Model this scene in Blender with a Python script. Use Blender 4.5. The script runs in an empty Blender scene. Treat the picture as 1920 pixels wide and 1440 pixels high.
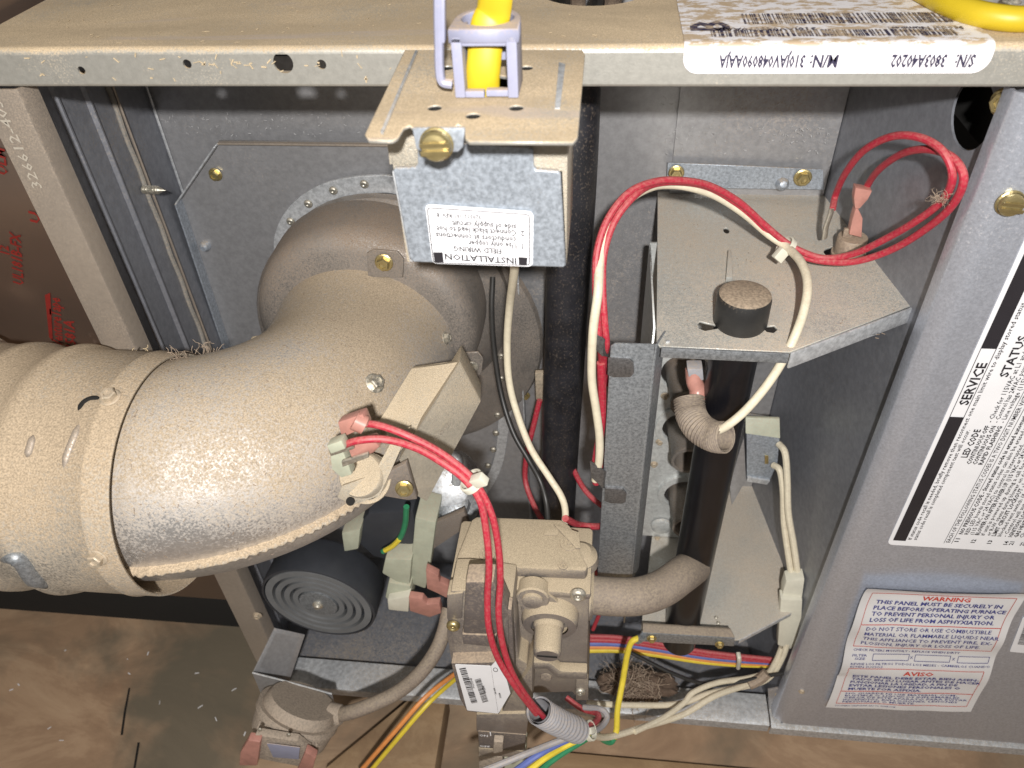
import bpy, bmesh, math, random
from mathutils import Vector, Matrix
from mathutils.bvhtree import BVHTree
from mathutils.geometry import tessellate_polygon
random.seed(7)
PI = math.pi
scene = bpy.context.scene
# ---------------------------------------------------------------- camera
CX, CY, S = 960.0, 720.0, 0.32
_V = (1045.0, 2390.0); _D = (1165.0, -560.0)
F = math.sqrt(-((_V[0]-CX)*(_D[0]-CX)+(_V[1]-CY)*(_D[1]-CY)))
_dn = Vector((_V[0]-CX, _V[1]-CY, F)).normalized()
_dp = Vector((_D[0]-CX, _D[1]-CY, F)).normalized()
_xx = _dn.cross(_dp).normalized()
R = Matrix((_xx, _dp, -_dn))           # camera vector -> world vector
CAM = Vector((0, -S, 0))
camd = bpy.data.cameras.new('camera')
camd.sensor_width = 36.0; camd.lens = F/1920*36; camd.clip_start = .01; camd.clip_end = 50
camo = bpy.data.objects.new('camera', camd); scene.collection.objects.link(camo)
rt, up, bk = R @ Vector((1,0,0)), R @ Vector((0,-1,0)), R @ Vector((0,0,-1))
m = Matrix((rt, up, bk)).transposed().to_4x4(); m.translation = CAM
camo.matrix_world = m
camd.dof.use_dof = True; camd.dof.focus_distance = .42; camd.dof.aperture_fstop = 15.0
scene.camera = camo
# ---------------------------------------------------------------- light
world = bpy.data.worlds.new('World'); scene.world = world; world.use_nodes = True
bg = world.node_tree.nodes['Background']
bg.inputs[0].default_value = (1.0, .96, .90, 1); bg.inputs[1].default_value = .20
def area(name, loc, target, size, power, col):
    d = bpy.data.lights.new(name, 'AREA'); d.shape = 'DISK'; d.size = size; d.energy = power; d.color = col
    o = bpy.data.objects.new(name, d); scene.collection.objects.link(o)
    o.location = loc; o.rotation_euler = (Vector(target)-Vector(loc)).to_track_quat('-Z', 'Y').to_euler()
    return o
area('phone_flash', (.026, -.46, .105), (-.02, 0, -.30), .018, 5.9, (1.0, .97, .94))
area('warm_fill_light', (-.55, -.95, .75), (-.15, 0, -.30), .35, 2.4, (1.0, .88, .72))  # unseen warm fill, added to soften the flash shadows
scene.view_settings.view_transform = 'Standard'; scene.view_settings.look = 'None'
scene.view_settings.exposure = 0.0; scene.view_settings.gamma = 1.0
# ---------------------------------------------------------------- projection of photo rays on real planes
def ray(px, py): return R @ Vector((px-CX, py-CY, F))
def Y(px, py, y=0.0):
    r = ray(px, py); return CAM + r*((y-CAM.y)/r.y)
def Z(px, py, z):
    r = ray(px, py); return CAM + r*((z-CAM.z)/r.z)
def X(px, py, x):
    r = ray(px, py); return CAM + r*((x-CAM.x)/r.x)
# ---------------------------------------------------------------- object helpers
C = scene.collection
def thing(name, label, cat, loc=(0,0,0), group=None):
    o = bpy.data.objects.new(name, None); C.objects.link(o); o.location = loc
    o.empty_display_size = .01
    return tag(o, label, cat, group)
def tag(o, label, cat, group=None):
    o['label'] = label; o['category'] = cat
    if group: o['group'] = group
    return o
def link(name, me, mat, parent=None):
    o = bpy.data.objects.new(name, me); C.objects.link(o)
    if mat and not me.materials: me.materials.append(mat)
    if parent:
        o.parent = parent
        w = Matrix.Translation(parent.location) if parent.parent is None else Matrix.Identity(4)
        o.matrix_parent_inverse = w.inverted()
    return o
def obj(name, bm, mat, parent=None, smooth=False, kind=None):
    bmesh.ops.recalc_face_normals(bm, faces=bm.faces)
    me = bpy.data.meshes.new(name); bm.to_mesh(me); bm.free()
    if smooth:
        for p in me.polygons: p.use_smooth = True
        if smooth != 'all':
            try: me.set_sharp_from_angle(angle=math.radians(35))
            except Exception: pass
    o = link(name, me, mat, parent)
    if kind: o['kind'] = kind
    return o
def frame(N):
    N = Vector(N).normalized()
    U = Vector((1,0,0)) if abs(N.x) < .9 else Vector((0,1,0))
    U = (U - N*U.dot(N)).normalized(); V = N.cross(U)
    return U, V, N
def circ(c, N, r, n=20, sx=1.0, sy=1.0, rot=0):
    U, V, N = frame(N); c = Vector(c)
    return [c + U*(r*sx*math.cos(rot+2*PI*i/n)) + V*(r*sy*math.sin(rot+2*PI*i/n)) for i in range(n)]
def curve_mesh(o, M, cu):
    me = bpy.data.meshes.new_from_object(o); me.transform(M)
    bpy.data.objects.remove(o); bpy.data.curves.remove(cu)
    return me
def plate_mesh(outer, N, t=.001, holes=(), bev=0.0):
    U, V, N = frame(N); O = Vector(outer[0])
    cu = bpy.data.curves.new('tmp', 'CURVE'); cu.dimensions = '2D'; cu.fill_mode = 'BOTH'
    cu.extrude = max(t/2-bev, 0); cu.bevel_depth = bev; cu.bevel_resolution = 1; cu.offset = -bev
    for loop in [outer]+list(holes):
        sp = cu.splines.new('POLY'); sp.points.add(len(loop)-1); sp.use_cyclic_u = True
        for i, p in enumerate(loop):
            d = Vector(p)-O; sp.points[i].co = (d.dot(U), d.dot(V), 0, 1)
    o = bpy.data.objects.new('tmp', cu)
    M = Matrix((U, V, N)).transposed().to_4x4(); M.translation = O - N*(t/2)
    me = curve_mesh(o, M, cu)
    me.materials.clear()
    return me
def plate(name, outer, N, mat, parent=None, t=.001, holes=(), bev=0.0):
    return link(name, plate_mesh(outer, N, t, holes, bev), mat, parent)
def text_verts(s, bold=False):
    cu = bpy.data.curves.new('tmp', 'FONT'); cu.body = s; cu.size = 1; cu.resolution_u = 1
    cu.offset = .024 if bold else .008
    o = bpy.data.objects.new('tmp', cu)
    me = bpy.data.meshes.new_from_object(o)
    vs = [v.co.copy() for v in me.vertices]; fs = [tuple(p.vertices) for p in me.polygons]
    bpy.data.meshes.remove(me); bpy.data.objects.remove(o); bpy.data.curves.remove(cu)
    return vs, fs
class Print:                                   # lettering gathered into one mesh
    def __init__(s): s.v = []; s.f = []
    def add(s, txt, fn, w, h, bold=False):     # fn(a, b): a along the line 0..w, b up 0..h
        vs, fs = text_verts(txt, bold)
        if not vs: return
        x0 = min(v.x for v in vs); x1 = max(v.x for v in vs)
        k = len(s.v); sx = (w/(x1-x0)) if w else h/.72
        for v in vs: s.v.append(fn((v.x-x0)*sx, v.y*h/.72))
        s.f += [tuple(i+k for i in f) for f in fs]
    def quad(s, pts):
        k = len(s.v); s.v += pts; s.f.append(tuple(range(k, k+len(pts))))
    def line(s, fn, a0, b0, a1, b1, w, n=1):
        d = Vector((a1-a0, b1-b0)); nrm = Vector((-d.y, d.x)).normalized()*w/2
        for i in range(n):
            p = Vector((a0, b0))+d*i/n; q = Vector((a0, b0))+d*(i+1)/n
            s.quad([fn(*(p+nrm)), fn(*(p-nrm)), fn(*(q-nrm)), fn(*(q+nrm))])
    def build(s, name, mat, parent):
        me = bpy.data.meshes.new(name); me.from_pydata([tuple(v) for v in s.v], [], s.f)
        return link(name, me, mat, parent)
def catmull(P, n):
    P = [Vector(p) for p in P]; Q = [P[0]*2-P[1]]+P+[P[-1]*2-P[-2]]; out = []
    for i in range(len(P)-1):
        a, b, c, d = Q[i:i+4]
        for k in range(n):
            t = k/n
            out.append(.5*((2*b)+(c-a)*t+(2*a-5*b+4*c-d)*t*t+(3*b-a-3*c+d)*t*t*t))
    out.append(P[-1]); return out
def sweep_bm(path, rad, seg=12, cap=True, bm=None, flat=1.0, up=None):
    bm = bm or bmesh.new(); n = len(path); rings = []
    T0 = (path[1]-path[0]).normalized(); U = up or T0.orthogonal(); U = (U-T0*U.dot(T0)).normalized()
    for i, p in enumerate(path):
        T = (path[min(i+1, n-1)]-path[max(i-1, 0)]).normalized()
        U = (U-T*U.dot(T)).normalized(); W = T.cross(U)
        r = rad(i/(n-1)) if callable(rad) else rad
        rings.append([bm.verts.new(p+(U*math.cos(2*PI*j/seg)+W*flat*math.sin(2*PI*j/seg))*r) for j in range(seg)])
    for a, b in zip(rings, rings[1:]):
        for j in range(seg): bm.faces.new((a[j], a[(j+1)%seg], b[(j+1)%seg], b[j]))
    if cap:
        bm.faces.new(rings[0][::-1]); bm.faces.new(rings[-1])
    return bm
def tube(name, P, r, mat, parent=None, n=8, seg=10, cap=True, flat=1.0, up=None):
    return obj(name, sweep_bm(catmull(P, n), r, seg, cap, flat=flat, up=up), mat, parent, 'all' if not cap else True)
def wire(name, pts, r, mat, label=None, group=None, parent=None, n=9, cat='wire'):
    o = tube(name, [Y(*p) for p in pts], r, mat, parent, n)
    if label: tag(o, label, cat, group)
    return o
def bellows(name, P, r, mat, parent=None, ribs=14, amp=.12, seg=18, thick=True):
    path = catmull(P, max(6, int(ribs*8/(len(P)-1))))
    f = lambda t: r*(1+amp*math.sin(2*PI*ribs*t))
    bm = sweep_bm(path, f, seg, cap=False)
    sweep_bm(path, lambda t: r*.82, seg, cap=False, bm=bm)
    return obj(name, bm, mat, parent, 'all')
def lathe_bm(c, axis, prof, seg=28, bm=None, rot=0):
    bm = bm or bmesh.new(); U, V, N = frame(axis); c = Vector(c); rings = []
    for (h, r) in prof:
        if r < 1e-6: rings.append([bm.verts.new(c+N*h)])
        else: rings.append([bm.verts.new(c+N*h+(U*math.cos(rot+2*PI*j/seg)+V*math.sin(rot+2*PI*j/seg))*r) for j in range(seg)])
    for a, b in zip(rings, rings[1:]):
        if len(a) == 1 and len(b) == 1: continue
        for j in range(seg):
            k = (j+1) % seg
            if len(a) == 1: bm.faces.new((a[0], b[j], b[k]))
            elif len(b) == 1: bm.faces.new((a[j], a[k], b[0]))
            else: bm.faces.new((a[j], a[k], b[k], b[j]))
    return bm
def lathe(name, c, axis, prof, mat, parent=None, seg=28):
    return obj(name, lathe_bm(c, axis, prof, seg), mat, parent, True)
def prism_bm(pts, off, bev=0.0, bm=None, segs=2):
    b = bmesh.new(); off = Vector(off)
    a = [b.verts.new(p) for p in pts]; c = [b.verts.new(Vector(p)+off) for p in pts]
    b.faces.new(a); b.faces.new(c[::-1]); n = len(a)
    for i in range(n): b.faces.new((a[i], c[i], c[(i+1)%n], a[(i+1)%n]))
    bmesh.ops.recalc_face_normals(b, faces=b.faces)
    if bev: bmesh.ops.bevel(b, geom=list(b.edges), offset=bev, segments=segs, profile=.6, affect='EDGES', clamp_overlap=True)
    if bm is None: return b
    me = bpy.data.meshes.new('t'); b.to_mesh(me); b.free(); bm.from_mesh(me); bpy.data.meshes.remove(me)
    return bm
def prism(name, pts, off, mat, parent=None, bev=.0008):
    return obj(name, prism_bm(pts, off, bev), mat, parent, True)
def box_bm(x0, x1, y0, y1, z0, z1, bev=0.0, bm=None):
    return prism_bm([Vector((x0,y0,z0)), Vector((x1,y0,z0)), Vector((x1,y0,z1)), Vector((x0,y0,z1))], (0, y1-y0, 0), bev, bm)
def box(name, x0, x1, y0, y1, z0, z1, mat, parent=None, bev=.0006):
    return obj(name, box_bm(x0, x1, y0, y1, z0, z1, bev), mat, parent, True)
# bolts: one mesh per kind, shared
_bolt = {}
def bolt_mesh(kind, r, mat):
    key = (kind, round(r, 5), mat.name)
    if key in _bolt: return _bolt[key]
    bm = bmesh.new(); N = (0,0,1); O = (0,0,0)
    if kind == 'hex':
        lathe_bm(O, N, [(0, r*1.0), (r*.10, r*1.0), (r*.18, r*.86), (r*.2, .0)], 24, bm)
        lathe_bm(O, N, [(r*.15, r*.74), (r*.68, r*.74), (r*.80, r*.64), (r*.80, r*.40), (r*.66, r*.34), (r*.62, 0)], 6, bm)
    elif kind == 'slot':
        lathe_bm(O, N, [(0, r*1.0), (r*.12, r), (r*.2, r*.9)], 24, bm)
        lathe_bm(O, N, [(r*.1, r*.86), (r*.50, r*.86), (r*.66, r*.76), (r*.70, r*.5), (r*.70, 0)], 24, bm)
        prism_bm([Vector((-r*.84, .10*r, r*.69)), Vector((r*.84, .10*r, r*.69)), Vector((r*.84, r*.34, r*.74)), Vector((-r*.84, r*.34, r*.74))], (0, 0, r*.12), r*.02, bm)
        prism_bm([Vector((-r*.84, -.42*r, r*.69)), Vector((r*.84, -.42*r, r*.69)), Vector((r*.84, -r*.12, r*.74)), Vector((-r*.84, -r*.12, r*.74))], (0, 0, r*.12), r*.02, bm)
    elif kind == 'rivet':
        lathe_bm(O, N, [(0, r), (r*.2, r*.95), (r*.5, r*.7), (r*.62, r*.35), (r*.45, r*.22), (r*.4, 0)], 14, bm)
    elif kind == 'pan':
        lathe_bm(O, N, [(0, r*1.0), (r*.35, r*.95), (r*.6, r*.7), (r*.62, r*.45), (r*.38, r*.38), (r*.36, 0)], 20, bm)
        lathe_bm(O, N, [(r*.36, r*.2), (r*.6, r*.2), (r*.6, .0)], 6, bm)
    bmesh.ops.recalc_face_normals(bm, faces=bm.faces)
    me = bpy.data.meshes.new(kind+'_bolt'); bm.to_mesh(me); bm.free()
    for p in me.polygons: p.use_smooth = kind in ('rivet', 'pan')
    me.materials.append(mat); _bolt[key] = me
    return me
def bolt(name, P, N, r, mat, parent, kind='hex', spin=0.0):
    me = bolt_mesh(kind, r, mat); o = bpy.data.objects.new(name, me); C.objects.link(o)
    N = Vector(N).normalized(); U, V, N = frame(N)
    M = Matrix((U, V, N)).transposed().to_4x4() @ Matrix.Rotation(spin, 4, 'Z')
    M.translation = Vector(P)
    if parent:
        o.parent = parent; w = parent.location.copy() if parent.parent is None else Vector((0,0,0))
        o.matrix_parent_inverse = Matrix.Translation(w).inverted()
    o.matrix_basis = M
    return o
def bvh(*objs):
    V_ = []; F_ = []
    for o in objs:
        k = len(V_); V_ += [v.co.copy() for v in o.data.vertices]; F_ += [tuple(i+k for i in p.vertices) for p in o.data.polygons]
    return BVHTree.FromPolygons(V_, F_)
def hit(tree, px, py):
    r = ray(px, py).normalized(); loc, nor, i, d = tree.ray_cast(CAM, r)
    if loc is None: return None, None
    if nor.dot(r) > 0: nor = -nor
    return loc, nor
# ---------------------------------------------------------------- materials
def nt(name):
    m = bpy.data.materials.new(name); m.use_nodes = True; t = m.node_tree
    return m, t, t.nodes['Principled BSDF']
def N_(t, typ, **kw):
    n = t.nodes.new(typ)
    for k, v in kw.items(): setattr(n, k, v)
    return n
def noise(t, scale, detail=4, rough=.6, stretch=None, dist=0):
    tc = N_(t, 'ShaderNodeTexCoord'); src = tc.outputs['Object']
    if stretch:
        mp = N_(t, 'ShaderNodeMapping'); mp.inputs['Scale'].default_value = stretch; t.links.new(src, mp.inputs[0]); src = mp.outputs[0]
    n = N_(t, 'ShaderNodeTexNoise'); n.inputs['Scale'].default_value = scale; n.inputs['Detail'].default_value = detail
    n.inputs['Roughness'].default_value = rough; n.inputs['Distortion'].default_value = dist
    t.links.new(src, n.inputs['Vector']); return n.outputs['Fac']
def mrange(t, src, a, b, c=0.0, d=1.0):
    n = N_(t, 'ShaderNodeMapRange'); n.inputs[1].default_value = a; n.inputs[2].default_value = b
    n.inputs[3].default_value = c; n.inputs[4].default_value = d; t.links.new(src, n.inputs[0]); return n.outputs[0]
def mathn(t, op, a, b):
    n = N_(t, 'ShaderNodeMath', operation=op); n.use_clamp = op in ('ADD', 'SUBTRACT')
    for i, v in enumerate((a, b)):
        if isinstance(v, (int, float)): n.inputs[i].default_value = v
        else: t.links.new(v, n.inputs[i])
    return n.outputs[0]
def mix(t, fac, a, b):
    n = N_(t, 'ShaderNodeMix', data_type='RGBA')
    if isinstance(fac, (int, float)): n.inputs[0].default_value = fac
    else: t.links.new(fac, n.inputs[0])
    for i, v in ((6, a), (7, b)):
        if isinstance(v, tuple): n.inputs[i].default_value = v if len(v) == 4 else v+(1,)
        else: t.links.new(v, n.inputs[i])
    return n.outputs[2]
def mixf(t, fac, a, b):
    n = N_(t, 'ShaderNodeMix', data_type='FLOAT'); t.links.new(fac, n.inputs[0])
    n.inputs[2].default_value = a; n.inputs[3].default_value = b; return n.outputs[0]
def bump(t, bsdf, src, strength, dist=.0005):
    b = N_(t, 'ShaderNodeBump'); b.inputs['Strength'].default_value = strength; b.inputs['Distance'].default_value = dist
    t.links.new(src, b.inputs['Height']); t.links.new(b.outputs[0], bsdf.inputs['Normal'])
def smetal(name, col, dustcol=(.42,.31,.20), dust=.3, up=.5, metallic=.75, rough=.42, grain=900, spangle=.25, sps=160, patch=14, bumpy=.25, cov=None, blotch=0.0):
    """sheet metal with settled dust: dust gathers on faces that look up, in uneven patches, with a fine grain"""
    m, t, b = nt(name)
    sp = noise(t, sps, 3, .7); spm = mrange(t, sp, .35, .65, 1-spangle, 1+spangle)
    base = mix(t, 1.0, col, col)
    hs = N_(t, 'ShaderNodeHueSaturation'); t.links.new(base, hs.inputs['Color']); t.links.new(spm, hs.inputs['Value'])
    geo = N_(t, 'ShaderNodeNewGeometry'); sx = N_(t, 'ShaderNodeSeparateXYZ'); t.links.new(geo.outputs['Normal'], sx.inputs[0])
    upf = mrange(t, sx.outputs[2], -.1, .85, 0, up)
    gr = noise(t, grain, 3, .65); pa = noise(t, patch, 5, .6)
    d = mathn(t, 'ADD', mathn(t, 'ADD', mrange(t, gr, .30, .70, -.35, .35), mrange(t, pa, .3, .7, -.30, .30)), mathn(t, 'ADD', upf, dust))
    # plain (unclamped) sum then limit
    for n in t.nodes:
        if n.type == 'MATH': n.use_clamp = False
    d = mrange(t, d, .15, .85, 0, 1)
    dk = mix(t, mrange(t, noise(t, grain*1.7, 2, .5), .3, .7), tuple(c*.66 for c in dustcol), tuple(min(1, c*1.22) for c in dustcol))
    if blotch:
        bl = noise(t, 9, 6, .65, stretch=(.6,1.6,1), dist=.6); dk = mix(t, mrange(t, bl, .42, .62, 0, blotch), dk, tuple(c*.55 for c in dustcol))
        bl2 = noise(t, 17, 5, .6, stretch=(.4,1.8,1), dist=1.0); dk = mix(t, mrange(t, bl2, .60, .70, 0, blotch), dk, (.40,.34,.31))
    t.links.new(mix(t, d, hs.outputs[0], dk), b.inputs['Base Color'])
    t.links.new(mixf(t, d, metallic, 0.0), b.inputs['Metallic'])
    t.links.new(mixf(t, d, rough, .92), b.inputs['Roughness'])
    bump(t, b, mathn(t, 'ADD', mathn(t, 'MULTIPLY', gr, .7), mathn(t, 'MULTIPLY', sp, .3)), bumpy, .0006)
    return m
def plain(name, col, rough=.5, metallic=0.0, var=.15, scale=120, dust=0.0, dustcol=(.45,.35,.25), trans=0.0, bumpy=.1, coat=0.0, up=.3):
    m, t, b = nt(name)
    n = noise(t, scale, 4, .6); c = mix(t, mrange(t, n, .3, .7), tuple(x*(1-var) for x in col), tuple(min(1, x*(1+var)) for x in col))
    if dust:
        geo = N_(t, 'ShaderNodeNewGeometry'); sx = N_(t, 'ShaderNodeSeparateXYZ'); t.links.new(geo.outputs['Normal'], sx.inputs[0])
        upf = mrange(t, sx.outputs[2], 0, .9, 0, up)
        d = mathn(t, 'ADD', mrange(t, noise(t, 700, 3, .6), .35, .65, dust-.35, dust*1.5+.02), upf)
        c = mix(t, d, c, dustcol); t.links.new(mixf(t, d, rough, .9), b.inputs['Roughness']); t.links.new(mixf(t, d, metallic, 0), b.inputs['Metallic'])
    else:
        b.inputs['Roughness'].default_value = rough; b.inputs['Metallic'].default_value = metallic
    t.links.new(c, b.inputs['Base Color'])
    if trans: b.inputs['Transmission Weight'].default_value = trans
    if coat: b.inputs['Coat Weight'].default_value = coat
    if bumpy: bump(t, b, n, bumpy, .0003)
    return m
TAN = (.47,.36,.235)
M = dict(
 casing = smetal('painted_casing_steel', (.44,.43,.39), (.56,.44,.29), -.15, 1.1, .55, .42, 1100, .08, 300, 22, .15, blotch=.55),
 post = smetal('tan_post_steel', (.36,.31,.26), (.38,.30,.22), .15, .3, .45, .4, 1100, .06, 300, 10, .12),
 galv = smetal('galvanised_sheet', (.58,.60,.62), (.42,.34,.25), -.12, .35, .5, .42, 800, .22, 300, 12, .18),
 galvdark = smetal('dull_galvanised_sheet', (.36,.36,.37), (.36,.29,.22), -.06, .35, .5, .36, 700, .10, 260, 8, .15),
 side = smetal('grey_side_steel', (.25,.26,.29), (.35,.29,.22), -.12, .3, .45, .42, 700, .12, 200, 8, .12),
 boxgalv = smetal('blue_galvanised_box_steel', (.37,.41,.46), (.42,.34,.25), -.25, .8, .5, .42, 900, .26, 560, 12, .12),
 door = smetal('blue_grey_door_steel', (.50,.53,.60), (.42,.36,.31), -.12, .3, .6, .32, 900, .12, 700, 5, .15),
 elbow = smetal('dusty_exhaust_steel', (.60,.58,.56), (.41,.33,.235), .20, .62, .8, .36, 800, .1, 400, 12, .4, blotch=.22),
 pipe = smetal('dusty_vent_pipe_steel', (.50,.48,.43), (.42,.33,.228), .44, .5, .8, .42, 700, .1, 500, 16, .7),
 housing = smetal('brown_inducer_steel', (.30,.28,.26), (.25,.19,.14), .30, .3, .7, .42, 1200, .1, 500, 14, .4),
 caststeel = smetal('dusty_cast_aluminium', (.26,.235,.225), (.42,.345,.24), .12, 1.15, .6, .42, 1500, .08, 500, 18, .4),
 shelf = smetal('dusty_shelf_steel', (.52,.53,.50), (.54,.45,.35), .06, .45, .5, .38, 1300, .12, 400, 11, .25),
 strip = smetal('dark_strip_steel', (.30,.32,.34), (.35,.30,.22), -.1, .2, .65, .45, 900, .3, 600, 14, .15),
 bracket = smetal('dusty_bracket_steel', (.50,.47,.40), (.47,.385,.27), .35, .5, .6, .45, 1500, .1, 500, 20, .7),
 clip = smetal('dark_spring_steel', (.15,.145,.145), (.30,.25,.2), -.2, .2, .6, .4, 900, .3, 600, 14, .15),
 burner = smetal('grey_burner_steel', (.62,.64,.63), (.45,.38,.3), -.1, .5, .4, .4, 900, .15, 300, 12, .2),
 brass = plain('yellow_zinc_screw', (.50,.41,.20), .36, .85, .12, 300),
 zinc = plain('plain_zinc_screw', (.55,.53,.46), .35, .85, .15, 300, dust=.15, up=.2),
 dustyscrew = plain('dusty_screw_steel', (.5,.44,.34), .4, .6, .15, 400, dust=.35),
 red = plain('red_wire_sheath', (.40,.022,.045), .42, 0, .10, 60, dust=.16, dustcol=(.48,.20,.17), up=.35),
 white = plain('white_wire_sheath', (.66,.60,.46), .5, 0, .08, 200, dust=.08),
 black = plain('black_wire_sheath', (.022,.021,.020), .45, 0, .2, 80),
 blue = plain('blue_wire_sheath', (.12,.16,.42), .45, 0, .1, 200),
 yellow = plain('yellow_wire_sheath', (.70,.55,.05), .45, 0, .1, 200),
 green = plain('green_wire_sheath', (.03,.22,.10), .45, 0, .1, 200),
 orange = plain('orange_wire_sheath', (.72,.28,.08), .45, 0, .1, 200),
 grey = plain('grey_wire_sheath', (.30,.30,.32), .5, 0, .1, 200, dust=.1),
 blackpipe = plain('glossy_black_pipe', (.006,.006,.008), .30, 0, .3, 30, dust=.0, coat=.1, bumpy=.1),
 scuffpipe = plain('scuffed_black_pipe', (.02,.02,.024), .38, 0, .4, 60, dust=.06, up=.1, bumpy=.8),
 cap = plain('dusty_black_cap', (.02,.02,.02), .45, 0, .2, 90, dust=-.06, up=.85),
 rubber = plain('dark_fan_plastic', (.035,.038,.045), .50, 0, .12, 60, bumpy=.05),
 fanface = plain('grey_fan_face', (.15,.155,.16), .6, 0, .12, 60, bumpy=.05),
 hose = plain('dusty_hose', (.16,.13,.115), .55, 0, .25, 90, dust=.42, dustcol=(.33,.27,.20), bumpy=.4),
 switch = plain('dusty_switch_plastic', (.16,.14,.12), .7, 0, .12, 150, dust=.6, dustcol=(.40,.33,.26)),
 nylon = plain('milky_nylon', (.62,.60,.50), .4, 0, .06, 200),
 clamp = plain('lilac_grey_plastic', (.27,.28,.38), .45, 0, .05, 200, dust=.02, up=.75, dustcol=(.50,.38,.26)),
 cable = plain('yellow_cable_jacket', (.52,.38,.015), .45, 0, .08, 60),
 pink = plain('pink_insulator', (.55,.27,.22), .35, 0, .15, 150, trans=.25),
 bakelite = plain('brown_bakelite', (.22,.17,.13), .55, 0, .12, 200, dust=.2),
 plastic = plain('dark_valve_plastic', (.11,.095,.09), .5, 0, .15, 120, dust=.12, up=.7),
 frameplastic = plain('greenish_motor_plastic', (.42,.44,.34), .5, 0, .1, 120, dust=.1),
 paper = plain('white_label_paper', (.78,.78,.80), .42, 0, .03, 60, bumpy=.05),
 vinyl = plain('glossy_warning_paper', (.74,.74,.75), .28, 0, .03, 40, bumpy=.05),
 ink = plain('black_ink', (.02,.018,.022), .5, 0, .1, 60, bumpy=0),
 blueink = plain('blue_ink', (.05,.06,.25), .5, 0, .1, 60, bumpy=0),
 redink = plain('red_ink', (.58,.06,.04), .5, 0, .1, 60, bumpy=0),
 stamp = plain('bare_stamped_metal', (.72,.66,.56), .4, .5, .1, 300, bumpy=0),
 chalk = plain('pale_chalk_mark', (.42,.42,.42), .7, 0, .2, 300, bumpy=0),
 dark = plain('gap_shade_black', (.008,.007,.006), .9, 0, .1, 60, bumpy=0),  # for cracks and the dark backdrop, and in place of shade in recesses
 lint = plain('grey_tan_lint', (.42,.33,.25), .95, 0, .2, 400, bumpy=0),
 chip = plain('wood_fleck', (.50,.40,.26), .8, 0, .2, 300, bumpy=0),
 caulk = plain('grey_caulk', (.22,.21,.19), .8, 0, .15, 300, dust=.2),
)
# ================================================================= SETTING
def wood_mat(name, a, b_, c_, stain=(.05,.04,.035), sc=1.0, rot=0.0, stainamt=.5):
    m, t, b = nt(name)
    tc = N_(t, 'ShaderNodeTexCoord'); mp = N_(t, 'ShaderNodeMapping'); mp.inputs['Scale'].default_value = (4*sc, 9*sc, 9*sc); mp.inputs['Rotation'].default_value = (0, 0, rot)
    t.links.new(tc.outputs['Object'], mp.inputs[0])
    n = N_(t, 'ShaderNodeTexNoise'); n.inputs['Scale'].default_value = 2.2; n.inputs['Detail'].default_value = 12; n.inputs['Roughness'].default_value = .72; n.inputs['Distortion'].default_value = .8
    t.links.new(mp.outputs[0], n.inputs['Vector'])
    c = mix(t, mrange(t, n.outputs[0], .3, .55), a, b_); c = mix(t, mrange(t, n.outputs[0], .5, .75), c, c_)
    st = mrange(t, noise(t, 4.5, 5, .6, dist=.4), .47, .62, 0, stainamt)
    c = mix(t, st, c, stain)
    t.links.new(c, b.inputs['Base Color']); b.inputs['Roughness'].default_value = .8
    bump(t, b, mathn(t, 'ADD', n.outputs[0], mathn(t, 'MULTIPLY', noise(t, 500, 2), .15)), .5, .001)
    return m
M['plywood'] = wood_mat('stained_plywood', (.26,.165,.10), (.40,.265,.165), (.54,.385,.25), rot=.5, stain=(.12,.11,.08), stainamt=.85, sc=.7)
M['joist'] = wood_mat('pale_joist_wood', (.22,.13,.07), (.36,.24,.13), (.44,.31,.19), rot=1.35, sc=.8, stainamt=.25)
ZF = -.705
fl = box('floor', -2.2, 1.6, -.9, 1.6, ZF-.02, ZF, M['plywood'], None, 0); fl['kind'] = 'structure'
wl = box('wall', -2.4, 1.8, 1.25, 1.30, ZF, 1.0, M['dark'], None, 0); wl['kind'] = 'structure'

for pl_ in (((244,1290),(236,1335),(230,1378),(226,1378),(232,1335),(241,1290)), ((262,1392),(254,1440),(250,1440),(258,1392))):
    k_ = prism('floor_crack', [Z(*p, ZF+.0006) for p in pl_], (0,0,-.0003), M['dark'], fl, 0)
b1 = thing('floor_board', 'pale sawn wood board standing between floor and cabinet beside the orange and yellow wires', 'wood board', (-.14, -.03, ZF))
prism('board', [Z(610,1440,-.672), Z(780,1300,-.672), Z(838,1300,-.672), Z(812,1460,-.672), Z(600,1470,-.672)], (0,0,-.032), M['joist'], b1, .001)
b2 = thing('ceiling_joist', 'long wood joist lying under the front rail along the bottom edge', 'wood joist', (.15, -.06, ZF))
box('beam', -.045, .5, -.30, -.018, ZF+.001, ZF+.012, M['joist'], b2, .001)
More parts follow.
